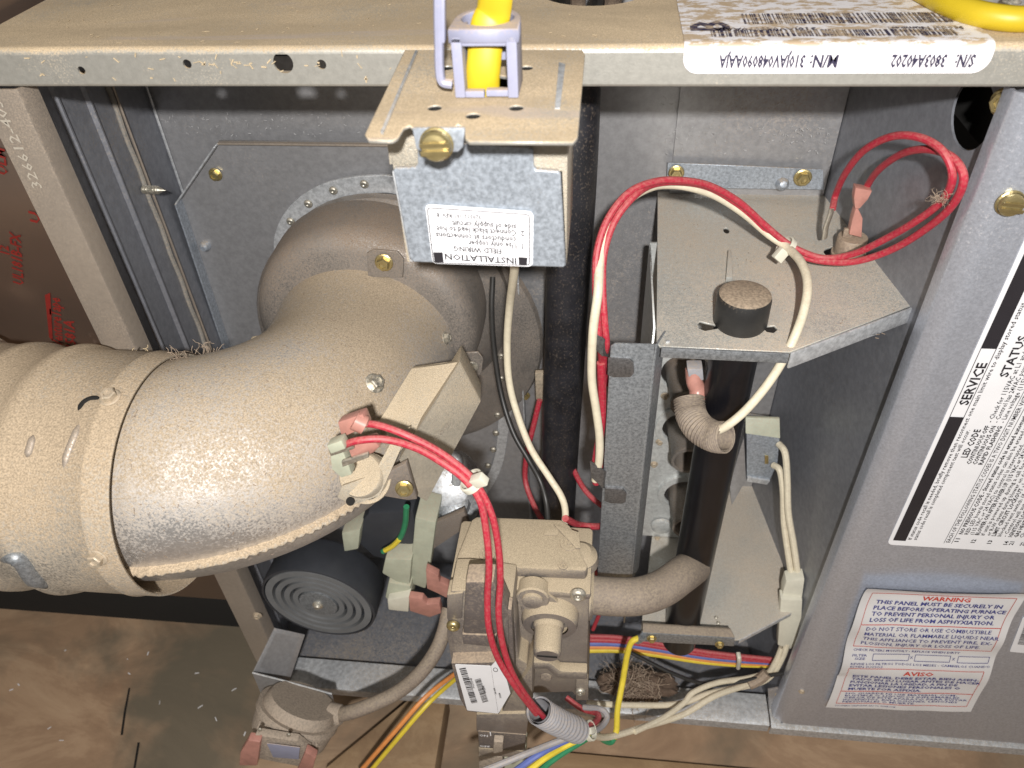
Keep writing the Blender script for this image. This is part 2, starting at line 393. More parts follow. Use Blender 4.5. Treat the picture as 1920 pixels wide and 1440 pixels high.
# ---- foil faced duct at left
duct = thing('foil_duct_plenum', 'brownish foil faced duct wall with red tape printing, left of the furnace', 'duct', (-.6, .06, -.6))
M['foil'] = smetal('brown_reflecting_foil', (.34,.25,.20), (.20,.12,.08), -.25, .1, .85, .30, 60, .08, 8, 5, .15)
box('duct_panel', -1.3, -.294, .05, .30, -.60, -.085, M['foil'], duct, .001)
def yq(y, dy=0.0):
    return y
def pline(pr, txt, p0, p1, h, y, bold=False):
    A_, B_ = Y(*p0, y-.0008), Y(*p1, y-.0008); e = (B_-A_).normalized(); u = Vector((-e.z, 0, e.x))
    if u.x > 0: u = -u
    pr.add(txt, lambda a, b: A_+e*a+u*b, (B_-A_).length, h, bold)
M['tapeink'] = plain('dull_red_tape_ink', (.22,.02,.015), .5, 0, .2, 60, bumpy=0)
for txt, a_, c_, h in (('1581A', (143,655), (138,602), .0070), ('VentureTape', (118,652), (112,560), .0072), ('UL181B-FX', (44,536), (38,440), .0065), ('12', (18,478), (15,462), .006), ('ULM', (14,330), (8,280), .0060), ('U', (76,420), (72,400), .006)):
    pr = Print(); pline(pr, txt, a_, c_, h, .05, True); pr.build('tape_lettering', M['tapeink'], duct)
pr = Print(); pr.quad([Y(84,553,.0492), Y(94,549,.0492), Y(99,640,.0492), Y(92,632,.0492)]); pr.build('tape_logo', M['tapeink'], duct)
box('duct_shadow_block', -1.3, -.295, .05, .30, -.645, -.602, M['dark'], duct, .001)  # black block standing in for the shadow below the duct
bm_ = thing('floor_beam', 'dim grey beam lying on the floor behind the vent pipe', 'beam', (-.35, .12, ZF))
box('beam', -1.1, -.26, .11, .14, -.655, -.628, M['galvdark'], bm_, .001)

# ================================================================= FURNACE CABINET
cab = thing('furnace_cabinet', 'grey sheet steel furnace cabinet lying on its side with dusty tan top', 'furnace cabinet', (0, .08, -.665))
ZT, ZL = -.102, -.117
# top: dusty sheet with knock-out hole, rolled corner, front flange with holes
hole = circ((-.0075, .0793, ZT), (0,0,1), .0255, 32)
top_me = plate_mesh([Vector((-.2803,.0028,ZT)), Vector((.46,.0028,ZT)), Vector((.46,.42,ZT)), Vector((-.288,.42,ZT))], (0,0,1), .001, [hole])
fl_holes = [circ(Y(*p,0), (0,-1,0), r, 18) for p, r in (((153,132),.0017), ((351,120),.0019), ((531,118),.0043), ((603,121),.0020))]
fr_me = plate_mesh([Vector((-.2803,0,ZT-.0028)), Vector((.46,0,ZT-.0028)), Vector((.46,0,ZL)), Vector((-.2803,0,ZL))], (0,-1,0), .001, fl_holes)
b = bmesh.new(); b.from_mesh(top_me); b.from_mesh(fr_me)
prev = None
for i in range(7):
    a = PI/2*i/6; y, z = .0028-.0028*math.sin(a), ZT-.0028+.0028*math.cos(a)
    cur = (b.verts.new((-.2803,y,z)), b.verts.new((.46,y,z)))
    if prev: b.faces.new((prev[0], prev[1], cur[1], cur[0]))
    prev = cur
prev = None                                    # hemmed lower edge
for i in range(7):
    a = PI*i/6; y, z = .0014-.0014*math.cos(a), ZL-.0014*math.sin(a)
    cur = (b.verts.new((-.2803,y,z)), b.verts.new((.46,y,z)))
    if prev: b.faces.new((prev[0], prev[1], cur[1], cur[0]))
    prev = cur
x0 = b.verts.new((-.2803,.0028,ZL)); x1 = b.verts.new((.46,.0028,ZL)); x2 = b.verts.new((.46,.016,ZL)); x3 = b.verts.new((-.2803,.016,ZL))
b.faces.new((x0,x1,x2,x3))
top = obj('top_panel', b, M['casing'], cab, True)
# dust scuffs are in the material; dark void seen through knock-out: burner duct insulation
# left corner post with stamped number
zb = -.665
pts = [(-.2790,.0), (-.2612,.0), (-.2598,.0004), (-.2592,.0016), (-.2592,.013), (-.2600,.013), (-.2602,.0022), (-.2612,.0010), (-.2790,.0010)]
prism('corner_post', [Vector((x,y,ZL-.0024)) for x, y in pts], (0,0,zb-ZL+.0024), M['post'], cab, 0)
pr = Print()
P0 = Y(76,352,0)
pr.add('326612-405', lambda a, b: Vector((P0.x+.0012-b, -.0004, P0.z+a)), Y(2,185,0).z-P0.z, .0052)
pr.build('stamped_number', M['stamp'], cab)
bolt('screw', Y(483,1153,0), (0,-1,0), .0038, M['dustyscrew'], cab, 'hex')
# side walls, back wall
def wallx(xa, xb, ya, yb, za, zb_, side, name, mat, parent=cab, t=.001):
    s = -1 if side == 'L' else 1
    return prism(name, [Vector((xa,ya,za)), Vector((xb,yb,za)), Vector((xb,yb,zb_)), Vector((xa,ya,zb_))], (s*t,0,0), mat, parent, 0)
YB = .152
wallx(-.2792, -.2925, .0015, YB, ZL+.012, zb, 'L', 'left_wall', M['side'])
def lx(y): return -.2792-(y/YB)*.0133
for i, (y, w) in enumerate(((.0535, .0022), (.0815, .0022))):
    prism('wall_rib', [Vector((lx(y-w),y-w,ZL)), Vector((lx(y)+.0022,y-.0006,ZL)), Vector((lx(y)+.0022,y+.0006,ZL)), Vector((lx(y+w),y+w,ZL))], (0,0,zb-ZL+.005), M['side'], cab, 0)
sp = [Vector((lx(.1055)+.0008, .1055+.0006*math.sin(k*1.7), ZL-k*.011)) for k in range(50)]
tube('seam_caulk', sp, .0017, M['caulk'], cab, 3, 8)
sp = [Vector((lx(.109)+.0022, .109, ZL-k*.011)) for k in range(50)]
tube('seam_edge', sp, .0009, M['post'], cab, 2, 6)
back_holes = []
plate('back_wall', [Vector((-.2925,YB,ZT-.002)), Vector((.1415,YB,ZT-.002)), Vector((.1415,YB,zb)), Vector((-.2925,YB,zb))], (0,-1,0), M['galvdark'], cab, .001)
plate('back_liner', [Vector((.044,YB-.003,ZT-.002)), Vector((.1405,YB-.003,ZT-.002)), Vector((.1405,YB-.003,zb)), Vector((.044,YB-.003,zb))], (0,-1,0), M['galvdark'], cab, .002)
tube('corner_bead', [Vector((-.2905,YB-.003,ZT-.01)), Vector((-.2905,YB-.003,-.4)), Vector((-.2905,YB-.003,zb))], .0009, M['galv'], cab, 2, 6)
# right wall with oval hole, bolts
def rx(y): return .1665-(y/YB)*.0260
Nr = Vector((-1, -.171, 0)).normalized()
def RW(px, py):                                 # photo ray on the slanting right wall
    r = ray(px, py); P0 = Vector((.1665,0,0)); t = (P0-CAM).dot(Nr)/r.dot(Nr); return CAM+r*t
hc = RW(1822,214)
plate('right_wall', [Vector((rx(.0005),.0005,ZT-.003)), Vector((rx(YB),YB,ZT-.003)), Vector((rx(YB),YB,zb)), Vector((rx(.0005),.0005,zb))], Nr, M['side'], cab, .0012,
      [circ(hc, Nr, .0155, 28)])
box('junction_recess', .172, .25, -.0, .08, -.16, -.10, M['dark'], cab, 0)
bolt('bolt', RW(1889,192)+Nr*.001, (-.75,-.6,.1), .0060, M['brass'], cab, 'hex')
lathe('hole_grommet', hc-Vector((-.012,0,-.014)), Nr, [(0,.006),(.004,.006),(.005,.003),(.005,0)], M['brass'], cab, 14)
# self-drilling screw poking through the left wall
def screwtip(name, P, d, L, r, parent):
    bm = bmesh.new(); path = [P+d*(L*k/60) for k in range(61)]
    sweep_bm(path, lambda t: max((r*(1+.22*math.sin(t*60)) if t < .68 else r*(1-(t-.68)/.33)), .0001), 10, True, bm)
    return obj(name, bm, M['zinc'], parent, True)
screwtip('screw_tip', X(268,355,lx(.09)), Vector((1,-.03,-.02)).normalized(), .0155, .0023, cab)
# bottom pan and front rail
box('bottom_pan', -.2925, .16, .0045, YB, zb-.001, zb, M['side'], cab, 0)
rail = [(.0, zb+.001), (-.0005, zb+.012), (.004, zb+.0135), (.026, zb+.0135), (.026, zb+.0125), (.0045, zb+.0125), (.0015, zb+.011), (.0015, zb+.001)]
def railobj(name, xa, xb, dz, dy, mat):
    return prism(name, [Vector((xa, y+dy, z+dz)) for y, z in rail], (xb-xa, 0, 0), mat, cab, 0)
railobj('front_rail', -.262, .1575, .004, 0, M['galv'])
railobj('rail_end', .1582, .47, .0065, -.003, M['galv'])
prism('rail_tab', [Y(1440,1295,.012), Y(1466,1290,.012), Y(1468,1332,.012), Y(1442,1330,.012)], (0,.002,0), M['galvdark'], cab, .0004)
bolt('screw', Y(1460,1302,.012), (0,-1,0), .0032, M['dustyscrew'], cab, 'hex')
# rating sticker over the top edge
st = bpy.data.objects.new('rating_sticker', None); C.objects.link(st); st.parent = cab; st.matrix_parent_inverse = Matrix.Translation(-cab.location)
st.name = 'rating_sticker'
def ov(x, s, e=.0008):                          # s>0 over the top going back, s<0 down the flange, rounded between
    r = .0028; L = PI/2*r
    if s > 0: return Vector((x, r+s, ZT+e))
    if s > -L:
        a = -s/r; return Vector((x, r-(r+e)*math.sin(a), ZT-r+(r+e)*math.cos(a)))
    return Vector((x, -e, ZT-r+(s+L)))
xa, xb = Y(1281,110,0).x, Y(1858,110,0).x
bm = bmesh.new(); ns = 44; smin = -.0123; smax = .075
def half(s):                                    # rounded ends on the flange
    rr = .006
    q = max(0, rr-(s-smin)); return rr-math.sqrt(max(rr*rr-q*q, 0))
rows = []
for i in range(ns+1):
    s = smin+(smax-smin)*(i/ns)**1.6; ins = half(s)
    rt_ = max(0, (s-.0)/.05); 
    rows.append([bm.verts.new(ov(xa+ins+(xb-ins-rt_*0-xa-ins)*j/4, s, .0006)) for j in range(5)])
for a, c in zip(rows, rows[1:]):
    for j in range(4): bm.faces.new((a[j], a[j+1], c[j+1], c[j]))
M['sticker'] = None
m_, t_, b_ = nt('dust_worn_white_sticker')
geo = N_(t_, 'ShaderNodeNewGeometry'); sx = N_(t_, 'ShaderNodeSeparateXYZ'); t_.links.new(geo.outputs['Normal'], sx.inputs[0])
d_ = mathn(t_, 'MULTIPLY', mrange(t_, sx.outputs[2], .3, .9), mrange(t_, noise(t_, 260, 6, .7, stretch=(.5,1,1)), .47, .56)); 
t_.links.new(mix(t_, d_, (.76,.74,.76), (.48,.37,.25)), b_.inputs['Base Color']); b_.inputs['Roughness'].default_value = .5
sto = obj('sticker_paper', bm, m_, st, 'all')
pr = Print()
def upside(x, s): return lambda a, b: ov(x-a, s-b*1.0, .0010)
# upside down print on the flange (baseline towards the top edge)
bs = -.0052
for txt, px0, px1 in (('S/N:', 1826, 1790), ('3803A40202', 1772, 1670), ('M/N:', 1570, 1518), ('310JAV048090AAJA', 1508, 1348)):
    xs, xe = Y(px0,112,0).x, Y(px1,112,0).x
    pr.add(txt, upside(xs, bs), xs-xe, .0048, True)
# bars on top
def bars(pr, xs, xe, s0, s1, seed):
    rnd = random.Random(seed); x = xs
    while x < xe:
        w = rnd.choice((.0004, .0004, .0008, .0012)); g = rnd.choice((.0004, .0005, .0009, .0012))
        pr.quad([ov(x, s0, .0010), ov(min(x+w, xe), s0, .0010), ov(min(x+w, xe), s1, .0010), ov(x, s1, .0010)]); x += w+g
z0x, z1x = Z(1335,75,ZT).x, Z(1800,75,ZT).x
bars(pr, z0x, z1x, .0045, .0125, 3)
bars(pr, Z(1385,20,ZT).x, Z(1760,20,ZT).x, .0205, .034, 5)
pr.add('310JAV048090AAJA', upside(Z(1515,34,ZT).x, .0152-.0), .040, .0036, True)
pr.add('Model Number:', upside(Z(1785,38,ZT).x, .0152), .028, .0032, True)
B0 = Z(1358,32,ZT)
pr.add('B', lambda a, b: Vector((B0.x-b*1.25, .0150+a, ZT+.0010)), .013, .0125, True)
mi, ti, bi = nt('dusty_black_print')
di = mrange(ti, noise(ti, 320, 6, .7, stretch=(.5,1,1)), .45, .58); geo = N_(ti, 'ShaderNodeNewGeometry'); sx = N_(ti, 'ShaderNodeSeparateXYZ'); ti.links.new(geo.outputs['Normal'], sx.inputs[0])
di = mathn(ti, 'MULTIPLY', di, mrange(ti, sx.outputs[2], .3, .9))
ti.links.new(mix(ti, di, (.03,.025,.06), (.42,.33,.24)), bi.inputs['Base Color']); bi.inputs['Roughness'].default_value = .6
pr.build('sticker_print', mi, st)

# ---- cover plate on the back wall (cell panel)
cov = thing('cell_cover_plate', 'grey galvanised cover plate with clipped corner and raised rim behind the exhaust elbow', 'cover plate', (-.19, .14, -.6))
yc = .140
def cp(px, py): return Y(px, py, yc)
outl = [cp(410,264), cp(700,267), cp(968,270), cp(975,520), cp(988,830), cp(1000,1000), cp(560,1050), cp(500,860), cp(338,370)]
plate('plate', outl, (0,-1,0), M['galvdark'], cov, .0015)
rimp = [outl[8]] + outl[0:1] + [cp(968,270)]
def strip_along(name, pts, d, t, mat, parent):
    bm = bmesh.new()
    for a, c in zip(pts, pts[1:]):
        e = (c-a).normalized(); nrm = e.cross(Vector(d)).normalized()*t
        prism_bm([a, c, c+nrm, a+nrm], d, .0003, bm, 1)
    return obj(name, bm, mat, parent, True)
strip_along('rim', [outl[7], outl[8]], (0,-.010,0), .0012, M['boxgalv'], cov)
strip_along('rim', [outl[8], outl[0]], (0,-.009,0), .0012, M['galv'], cov)
strip_along('rim', [outl[0], outl[2]], (0,-.0035,0), .0014, M['post'], cov)
strip_along('rim', [outl[2], outl[3], outl[4], outl[5]], (0,-.008,0), .0012, M['galv'], cov)
bolt('bolt', cp(405,326)-Vector((0,.0008,0)), (0,-1,0), .0046, M['brass'], cov, 'hex', .3)
bolt('bolt', cp(985,740)-Vector((0,.0008,0)), (0,-1,0), .004, M['brass'], cov, 'hex', .3)
lathe('plate_dimple', cp(386,460), (0,-1,0), [(0,.004),(.003,.0035),(.005,.002),(.0052,0)], M['boxgalv'], cov, 16)
# riveted ring
yr = .1335
ringp = [(513,485),(518,430),(545,385),(590,352),(640,336),(690,330),(745,333),(830,370),(900,440),(945,530),(966,620),(966,720),(955,800),(935,890),(880,960),(780,1010),(640,980),(560,850),(520,640)]
def closed(P, n=6):
    P = [Vector(p) for p in P]; m = len(P); out = []
    for i in range(m):
        a, b, c, d = P[i-1], P[i], P[(i+1)%m], P[(i+2)%m]
        for k in range(n):
            t = k/n; out.append(.5*((2*b)+(c-a)*t+(2*a-5*b+4*c-d)*t*t+(3*b-a-3*c+d)*t*t*t))
    return out
oc = closed([Y(*p, yr) for p in ringp])
cen = sum(oc, Vector())/len(oc)
inn = [cen+(p-cen)*(1-.0125/(p-cen).length) for p in oc]
hs = thing('inducer_housing', 'brown dusty inducer housing disc with riveted ring and screw tabs behind the elbow', 'inducer housing', (-.15, .12, -.36))
plate('rivet_ring', oc, (0,-1,0), M['galv'], hs, .0026, [inn], .0003)
for p in ((530,460),(545,415),(578,382),(625,357),(683,345),(940,537),(943,583),(943,627),(940,668),(940,710),(933,778),(930,812),(925,843),(915,873)):
    bolt('rivet', Y(*p, yr-.0016), (0,-1,0), .0030, M['zinc'], hs, 'rivet')
lathe('collector_disc', cen+Vector((0,.004,0)), (0,-1,0), [(0,.110),(.004,.108),(.006,.103),(.006,0)], M['housing'], hs, 48)
hc_ = Vector((-.150, .118, -.305))
lathe('outlet_dome', Vector((-.147,.132,-.322)), (0,-1,0), [(0,.086),(.006,.0855),(.012,.080),(.016,.074),(.018,.070),(.018,0)], M['housing'], hs, 48)
lathe('outlet_collar', Vector((-.149,.108,-.303)), (0,-1,0), [(0,.0745),(.012,.0745),(.026,.0735),(.034,.0715),(.038,.067),(.040,.061),(.040,0)], M['housing'], hs, 64)
for nm, poly, y, sc, N in (
    ('screw_tab', [(688,475),(700,468),(745,472),(757,486),(755,520),(690,520)], .064, (720,492), (0,-1,.1)),
    ('screw_tab', [(500,570),(535,576),(528,600),(515,618),(499,614),(497,585)], .070, (516,592), (-.2,-1,.1)),
    ('screw_tab', [(868,662),(896,660),(906,672),(903,700),(885,716),(866,700)], .066, (882,690), (.3,-1,0))):
    plate(nm, [Y(*p, y) for p in poly], (0,-1,0), M['housing'] if sc[0] > 600 else M['bracket'], hs, .0014, (), .0003)
    if sc[0] > 600: bolt('bolt', Y(*sc, y-.0018), N, .0055, M['brass'] if sc[0] < 800 else M['zinc'], hs, 'hex', .4)

# ================================================================= EXHAUST ELBOW
elb = thing('exhaust_elbow', 'large dusty tan metal exhaust elbow curving left out of the inducer', 'exhaust elbow', (-.2, -.02, -.36))
RE = .0585
cx, cy, cz, RB = -.2370, .027, -.300, .087
cent = []
for k in range(0, 9, 2): cent.append(Vector((-.150, .072-.045*k/8, -.314+.00*k)))
for k in range(1, 25):
    a = PI/2*k/24; cent.append(Vector((cx+RB*math.cos(a), cy-RB*math.sin(a), cz-.014*(1-math.sin(a)))))
for k in range(1, 4): cent.append(Vector((cx-.010*k, cy-RB, cz)))
for _ in range(14):
    cent = [cent[0]]+[(cent[i-1]+cent[i]*2+cent[i+1])/4 for i in range(1, len(cent)-1)]+[cent[-1]]
def elb_r(t): return RE*(1+.0035*math.sin(t*9)+(.03*max(0, 1-t*12)))
bm = bmesh.new(); sweep_bm(cent, elb_r, 72, False, bm, up=Vector((0,0,1)))
eo = obj('elbow_shell', bm, M['elbow'], elb, 'all')
# crimped seam flange along the outer side
def seam_pt(i, phi, extra=0.0):
    p = cent[i]; T = (cent[min(i+1, len(cent)-1)]-cent[max(i-1, 0)]).normalized()
    out = Vector((0,0,1)).cross(T)             # outward of the bend
    if out.dot(p-Vector((cx, cy, cz))) < 0: out = -out
    d = out*math.cos(phi)+Vector((0,0,1))*math.sin(phi)
    return p+d*(RE+extra), d
bm = bmesh.new(); rr = random.Random(2)
prevv = None
N2 = (len(cent)-1)*6
for k in range(30, N2):
    i = k//6; f_ = k/6-i
    a, da = seam_pt(i, -.17, -.001); c, dc = seam_pt(min(i+1, len(cent)-1), -.17, -.001)
    p = a.lerp(c, f_); d = da.lerp(dc, f_).normalized(); upv = Vector((0,0,1))
    w = .0052+.0005*math.sin(k*2.1)+rr.uniform(-.0005, .0005); hgt = .0020+.0003*math.sin(k*1.3)
    q = [p+upv*hgt, p+d*w*.8+upv*(hgt*.9+rr.uniform(-.0002,.0002)), p+d*w+upv*.0004, p+d*w-upv*.0006, p-upv*.002]
    vs = [bm.verts.new(x) for x in q]
    if prevv:
        for j in range(4): bm.faces.new((prevv[j], prevv[j+1], vs[j+1], vs[j]))
    prevv = vs
obj('crimped_seam', bm, M['pipe'], elb, 'all')
etree = bvh(eo)
def on_elbow(name, px, py, r, kind='hex', mat='dustyscrew', lift=.0):
    P, Nn = hit(etree, px, py)
    if P is None: print('MISS', name, px, py); return
    bolt(name, P+Nn*lift, Nn, r, M[mat], elb, kind, .5)
on_elbow('screw', 702, 719, .0056, mat='zinc')
on_elbow('screw', 835, 634, .0042, mat='zinc')
# inner seam tab in the crook
prism('seam_tab', [Y(440,690,.03), Y(470,636,.03), Y(500,631,.03), Y(502,650,.03), Y(470,690,.03)], (0,.003,0), M['bracket'], elb, .0006)

# ================================================================= VENT PIPE
vp = thing('vent_pipe', 'dusty ribbed metal vent pipe collar gripping the left end of the elbow', 'vent pipe', (-.30, -.06, -.37))
xe = -.2155; RP = .0635
prof = []
def vprof():
    pts = [(xe, RP), (xe-.0010, RP+.0003), (-.2270, RP+.0004), (-.2282, RP+.0012), (-.2295, RP+.0004), (-.2640, RP+.0006), (-.2665, RP+.0026), (-.2700, RP+.0034), (-.2750, RP+.0020), (-.2780, RP+.0008), (-.2905, RP+.0010), (-.2945, RP+.0030), (-.2985, RP+.0034), (-.303, RP+.0014), (-.315, RP+.0018), (-.33, RP+.003), (-.60, RP+.004)]
    return pts
VC = Vector((0, -.0605, -.3005))
bm = lathe_bm(VC, (1,0,0), [(x, r) for x, r in vprof()], 96)
lathe_bm(VC, (1,0,0), [(xe, RP), (xe-.0002, RP-.0010), (xe-.06, RP-.0014)], 96, bm)
vo = obj('pipe_shell', bm, M['pipe'], vp, 'all')
lathe('inner_liner', VC+Vector((-.33,0,0)), (1,0,0), [(0,.0555),(.0850,.0548)], M['galvdark'], vp, 64)
vtree = bvh(vo)
def on_pipe(name, px, py, r, kind='hex', mat='dustyscrew'):
    P, Nn = hit(vtree, px, py)
    if P is None: print('MISS', name); return
    bolt(name, P, Nn, r, M[mat], vp, kind, .2)
on_pipe('screw', 207, 746, .0050, mat='dustyscrew'); on_pipe('screw', 183, 1045, .0048, mat='dustyscrew')
def surf_path(tree, pts, lift, n=6):
    P2 = catmull([Vector((x, y, 0)) for x, y in pts], n); out = []
    for p in P2:
        h, nn = hit(tree, p.x, p.y)
        if h: out.append(h+nn*lift)
    return out
def bead(name, tree, pts, r, mat, parent, lift=0.0, cap=True):
    pp = surf_path(tree, pts, lift)
    if len(pp) > 2: return obj(name, sweep_bm(pp, lambda t: r*(.35+.65*min(1, 5*t, 5*(1-t))), 10, True), mat, parent, 'all')
bead('hook_slot', vtree, [(145,773),(155,755),(172,746),(192,748)], .0017, M['dark'], vp, -.0009)
bead('pressed_slot', vtree, [(118,880),(126,850),(138,820),(149,792)], .0022, M['post'], vp, -.0010)
bead('pressed_slot', vtree, [(50,858),(56,838),(62,815)], .0022, M['post'], vp, -.0008)
bead('clamp_strap', vtree, [(2,1052),(30,1048),(44,1058),(62,1085),(88,1103)], .0042, M['strip'], vp, -.0012)
bead('pressed_slot', vtree, [(183,1112),(196,1116),(210,1118)], .0016, M['post'], vp, 0)
tag(tube('dark_flex_hose', [Y(-60,640,.02), Y(-20,655,.02), Y(15,675,.02), Y(40,690,.02)], .009, M['caulk'], None), 'fuzzy dark hose end resting above the vent pipe at the left edge', 'hose')
# lint threads
def lint(name, cxy, y, n, L, label=None, mat='lint', r=.00016, parent=None, seed=1):
    rn = random.Random(seed); bm = bmesh.new(); c = Y(*cxy, y)
    for _ in range(n):
        p = c+Vector((rn.gauss(0,L*.4), rn.gauss(0,L*.25), rn.gauss(0,L*.22))); d = Vector((rn.gauss(0,1), rn.gauss(0,1), rn.gauss(0,1))).normalized(); pts = [p]
        for k in range(6):
            d = (d+Vector((rn.gauss(0,.6), rn.gauss(0,.6), rn.gauss(0,.6)))).normalized(); pts.append(pts[-1]+d*L*.16)
        sweep_bm(pts, r, 3, False, bm)
    o = obj(name, bm, M[mat], parent, 'all'); o['kind'] = 'stuff'
    if label: tag(o, label, 'lint')
    return o
lint('lint', (405,688), .0, 160, .014, 'tuft of tan fibres caught in the crook of the elbow', seed=4, r=.00022)
lint('lint', (330,684), -.03, 50, .010, 'thin fibres along the upper rim of the vent pipe collar', seed=5)
lint('lint', (1762,372), .008, 60, .0045, 'small grey fluff ball stuck on the red wire loop', r=.00008, seed=6)
lint('lint', (262,664), -.02, 8, .005, 'yellowish wood fleck on top of the vent pipe', 'chip', .0004, seed=8)

# ================================================================= SENSOR BRACKET + LIMIT SWITCH ON THE ELBOW
sb = thing('sensor_bracket', 'dusty folded steel bracket box with stamped number on the right of the elbow', 'bracket', Y(800,900,-.035))
A = [Y(786,800,-.052), Y(862,677,-.022), Y(902,752,-.018), Y(800,941,-.046), Y(772,925,-.050), Y(748,862,-.056)]
prism('bracket_box', A, (-.004,.026,-.010), M['bracket'], sb, .0010)
prism('bracket_wing', [Y(710,790,-.050), Y(772,690,-.018), Y(826,684,-.012), Y(862,677,-.0195), Y(786,800,-.0495), Y(748,850,-.055)], (0,.004,-.002), M['bracket'], sb, .0006)
pr = Print(); nA = (A[1]-A[0]).cross(A[3]-A[0]).normalized()
if nA.dot(CAM-A[0]) < 0: nA = -nA
P0, P1 = Y(806,842,-.044), Y(876,752,-.0195); e = (P1-P0).normalized(); u_ = nA.cross(e).normalized()
if u_.z < 0: u_ = -u_
cen_ = (A[0]+A[2]+A[3])/3
def flatp(P): return P-nA*((P-A[0]).dot(nA))+nA*.0006
P0f = flatp(P0)
pr.add('35040-45', lambda a, b: P0f+e*a+u_*b, (P1-P0).length*.95, .0045); pr.build('stamped_number', M['stamp'], sb)
box_d = prism('mount_plate', [Y(632,932,-.078), Y(660,948,-.078), Y(712,930,-.074), Y(770,800,-.058), Y(742,812,-.060), Y(700,890,-.070), Y(640,912,-.078)], (0,.0015,-.0006), M['bracket'], sb, .0004)
prism('mount_flange', [Y(730,885,-.066), Y(762,868,-.062), Y(782,936,-.060), Y(764,938,-.062), Y(716,930,-.068)], (0,.003,0), M['housing'], sb, .0005)
bolt('screw', Y(758,916,-.067), (.1,-.9,.3), .0046, M['brass'], sb, 'hex')
lathe('screw_hole', Y(657,940,-.0800), (0,-.8,.6), [(0,.0022),(.0004,.0022),(.0004,0)], M['dark'], sb, 14)
ls = thing('limit_switch', 'round dusty limit switch with two blade terminals below the pink connectors', 'limit switch', Y(685,890,-.075))
lathe('body', Y(690,892,-.064), (-.15,-.62,.75), [(0,.0115),(.009,.0115),(.0100,.0108),(.0104,0)], M['bracket'], ls, 32)
lathe('flange_ring', Y(690,897,-.064), (-.15,-.62,.75), [(0,.0130),(.0012,.0130),(.0013,.011)], M['bracket'], ls, 32)
prism('terminal_block', [Y(622,880,-.086), Y(640,896,-.086), Y(660,890,-.086), Y(640,838,-.086), Y(618,842,-.086)], (0,.006,-.001), M['frameplastic'], ls, .0006)
prism('blade_terminal', [Y(615,842,-.090), Y(660,830,-.090), Y(664,842,-.090), Y(620,856,-.090)], (0,.0015,0), M['zinc'], ls, .0003)
prism('blade_terminal', [Y(640,866,-.090), Y(690,850,-.088), Y(692,858,-.088), Y(642,876,-.090)], (0,.0015,0), M['zinc'], ls, .0003)
# ================================================================= JUNCTION BOX
jb = thing('junction_box', 'blue grey galvanised junction box hanging from a tan dusty bracket plate', 'junction box', (-.042, -.03, -.17))
zp = -.1003
def zz(px, py): return Z(px, py, zp)
plate('top_bracket', [zz(759,93), zz(1092,93), zz(1097,102), zz(1083,257), zz(1074,266), zz(880,265), zz(872,258), zz(872,238), zz(858,232), zz(852,238), zz(775,240), zz(768,234), zz(757,238), zz(745,258), zz(735,263), zz(692,262), zz(684,252)],
      (0,0,1), M['casing'], jb, .0013,
      [circ(zz(*p), (0,0,1), .0024, 16) for p in ((815,202),(887,217),(968,202),(987,127),(838,127))]+[circ(zz(915,160), (0,0,1), .0105, 24)], .0003)
for p in ((815,202),(887,217),(968,202),(987,127),(838,127)): lathe('hole_shade_disc', zz(*p)-Vector((0,0,.0009)), (0,0,1), [(0,.0026),(.0003,.0026),(.0003,0)], M['dark'], jb, 14)  # black discs put shade into the open holes, no real plugs
prism('bracket_rib', [zz(779,99), zz(784,99), zz(719,254), zz(714,252)], (0,0,.0011), M['galv'], jb, .0003)
prism('bracket_rib', [zz(1048,118), zz(1060,122), zz(1050,205), zz(1040,205)], (0,0,.0004), M['galv'], jb, .0001)
prism('screw_tab', [Y(773,240,-.0875), Y(872,240,-.0875), Y(868,276,-.0875), Y(858,285,-.0875), Y(790,284,-.0875), Y(780,278,-.0875)], (0,.0012,0), M['boxgalv'], jb, .0003)
bolt('brass_screw', Y(819,270,-.0885), (0,-1,.05), .0055, M['brass'], jb, 'slot', .05)
yf = -.062
zb_ = -.1672
# body: tray open behind the cover
for nm_, a_ in (('box_side', (-.0765,-.0755,-.0575,-.008)), ('box_side', (-.0135,-.0125,-.0575,-.008)), ('box_back', (-.0754,-.0136,-.0095,-.0085)), ('box_front', (-.0765,-.0125,-.0587,-.0577))):
    box(nm_, *a_, zb_+.0006, zp-.0015, M['bracket'], jb, .0002)
box('box_floor', -.0754, -.0136, -.0575, -.0097, zb_+.0006, zb_+.0016, M['bracket'], jb, .0002)
prism('body_lip', [Vector((-.0775,-.0595,-.1245)), Vector((-.0770,-.0595,-.110)), Vector((-.064,-.0595,-.110)), Vector((-.066,-.0595,-.1245))], (0,.001,0), M['bracket'], jb, .0003)
cover = plate('cover', [Y(*p, yf) for p in ((782,262),(990,276),(999,282),(1001,312),(1006,318),(1046,321),(1051,327),(1061,498),(1056,502),(776,492),(768,486),(737,320),(741,315),(778,314),(783,308))], (0,-1,0), M['boxgalv'], jb, .0022, (), .0006)
prism('cover_edge', [Y(735,322,-.0605), Y(739,320,-.0605), Y(774,492,-.0605), Y(768,490,-.0605)], (0,.004,0), M['galv'], jb, .0002)
prism('cover_gap', [Y(1047,322,-.0598), Y(1054,322,-.0598), Y(1062,499,-.0598), Y(1058,499,-.0598)], (0,.0006,0), M['dark'], jb, 0)
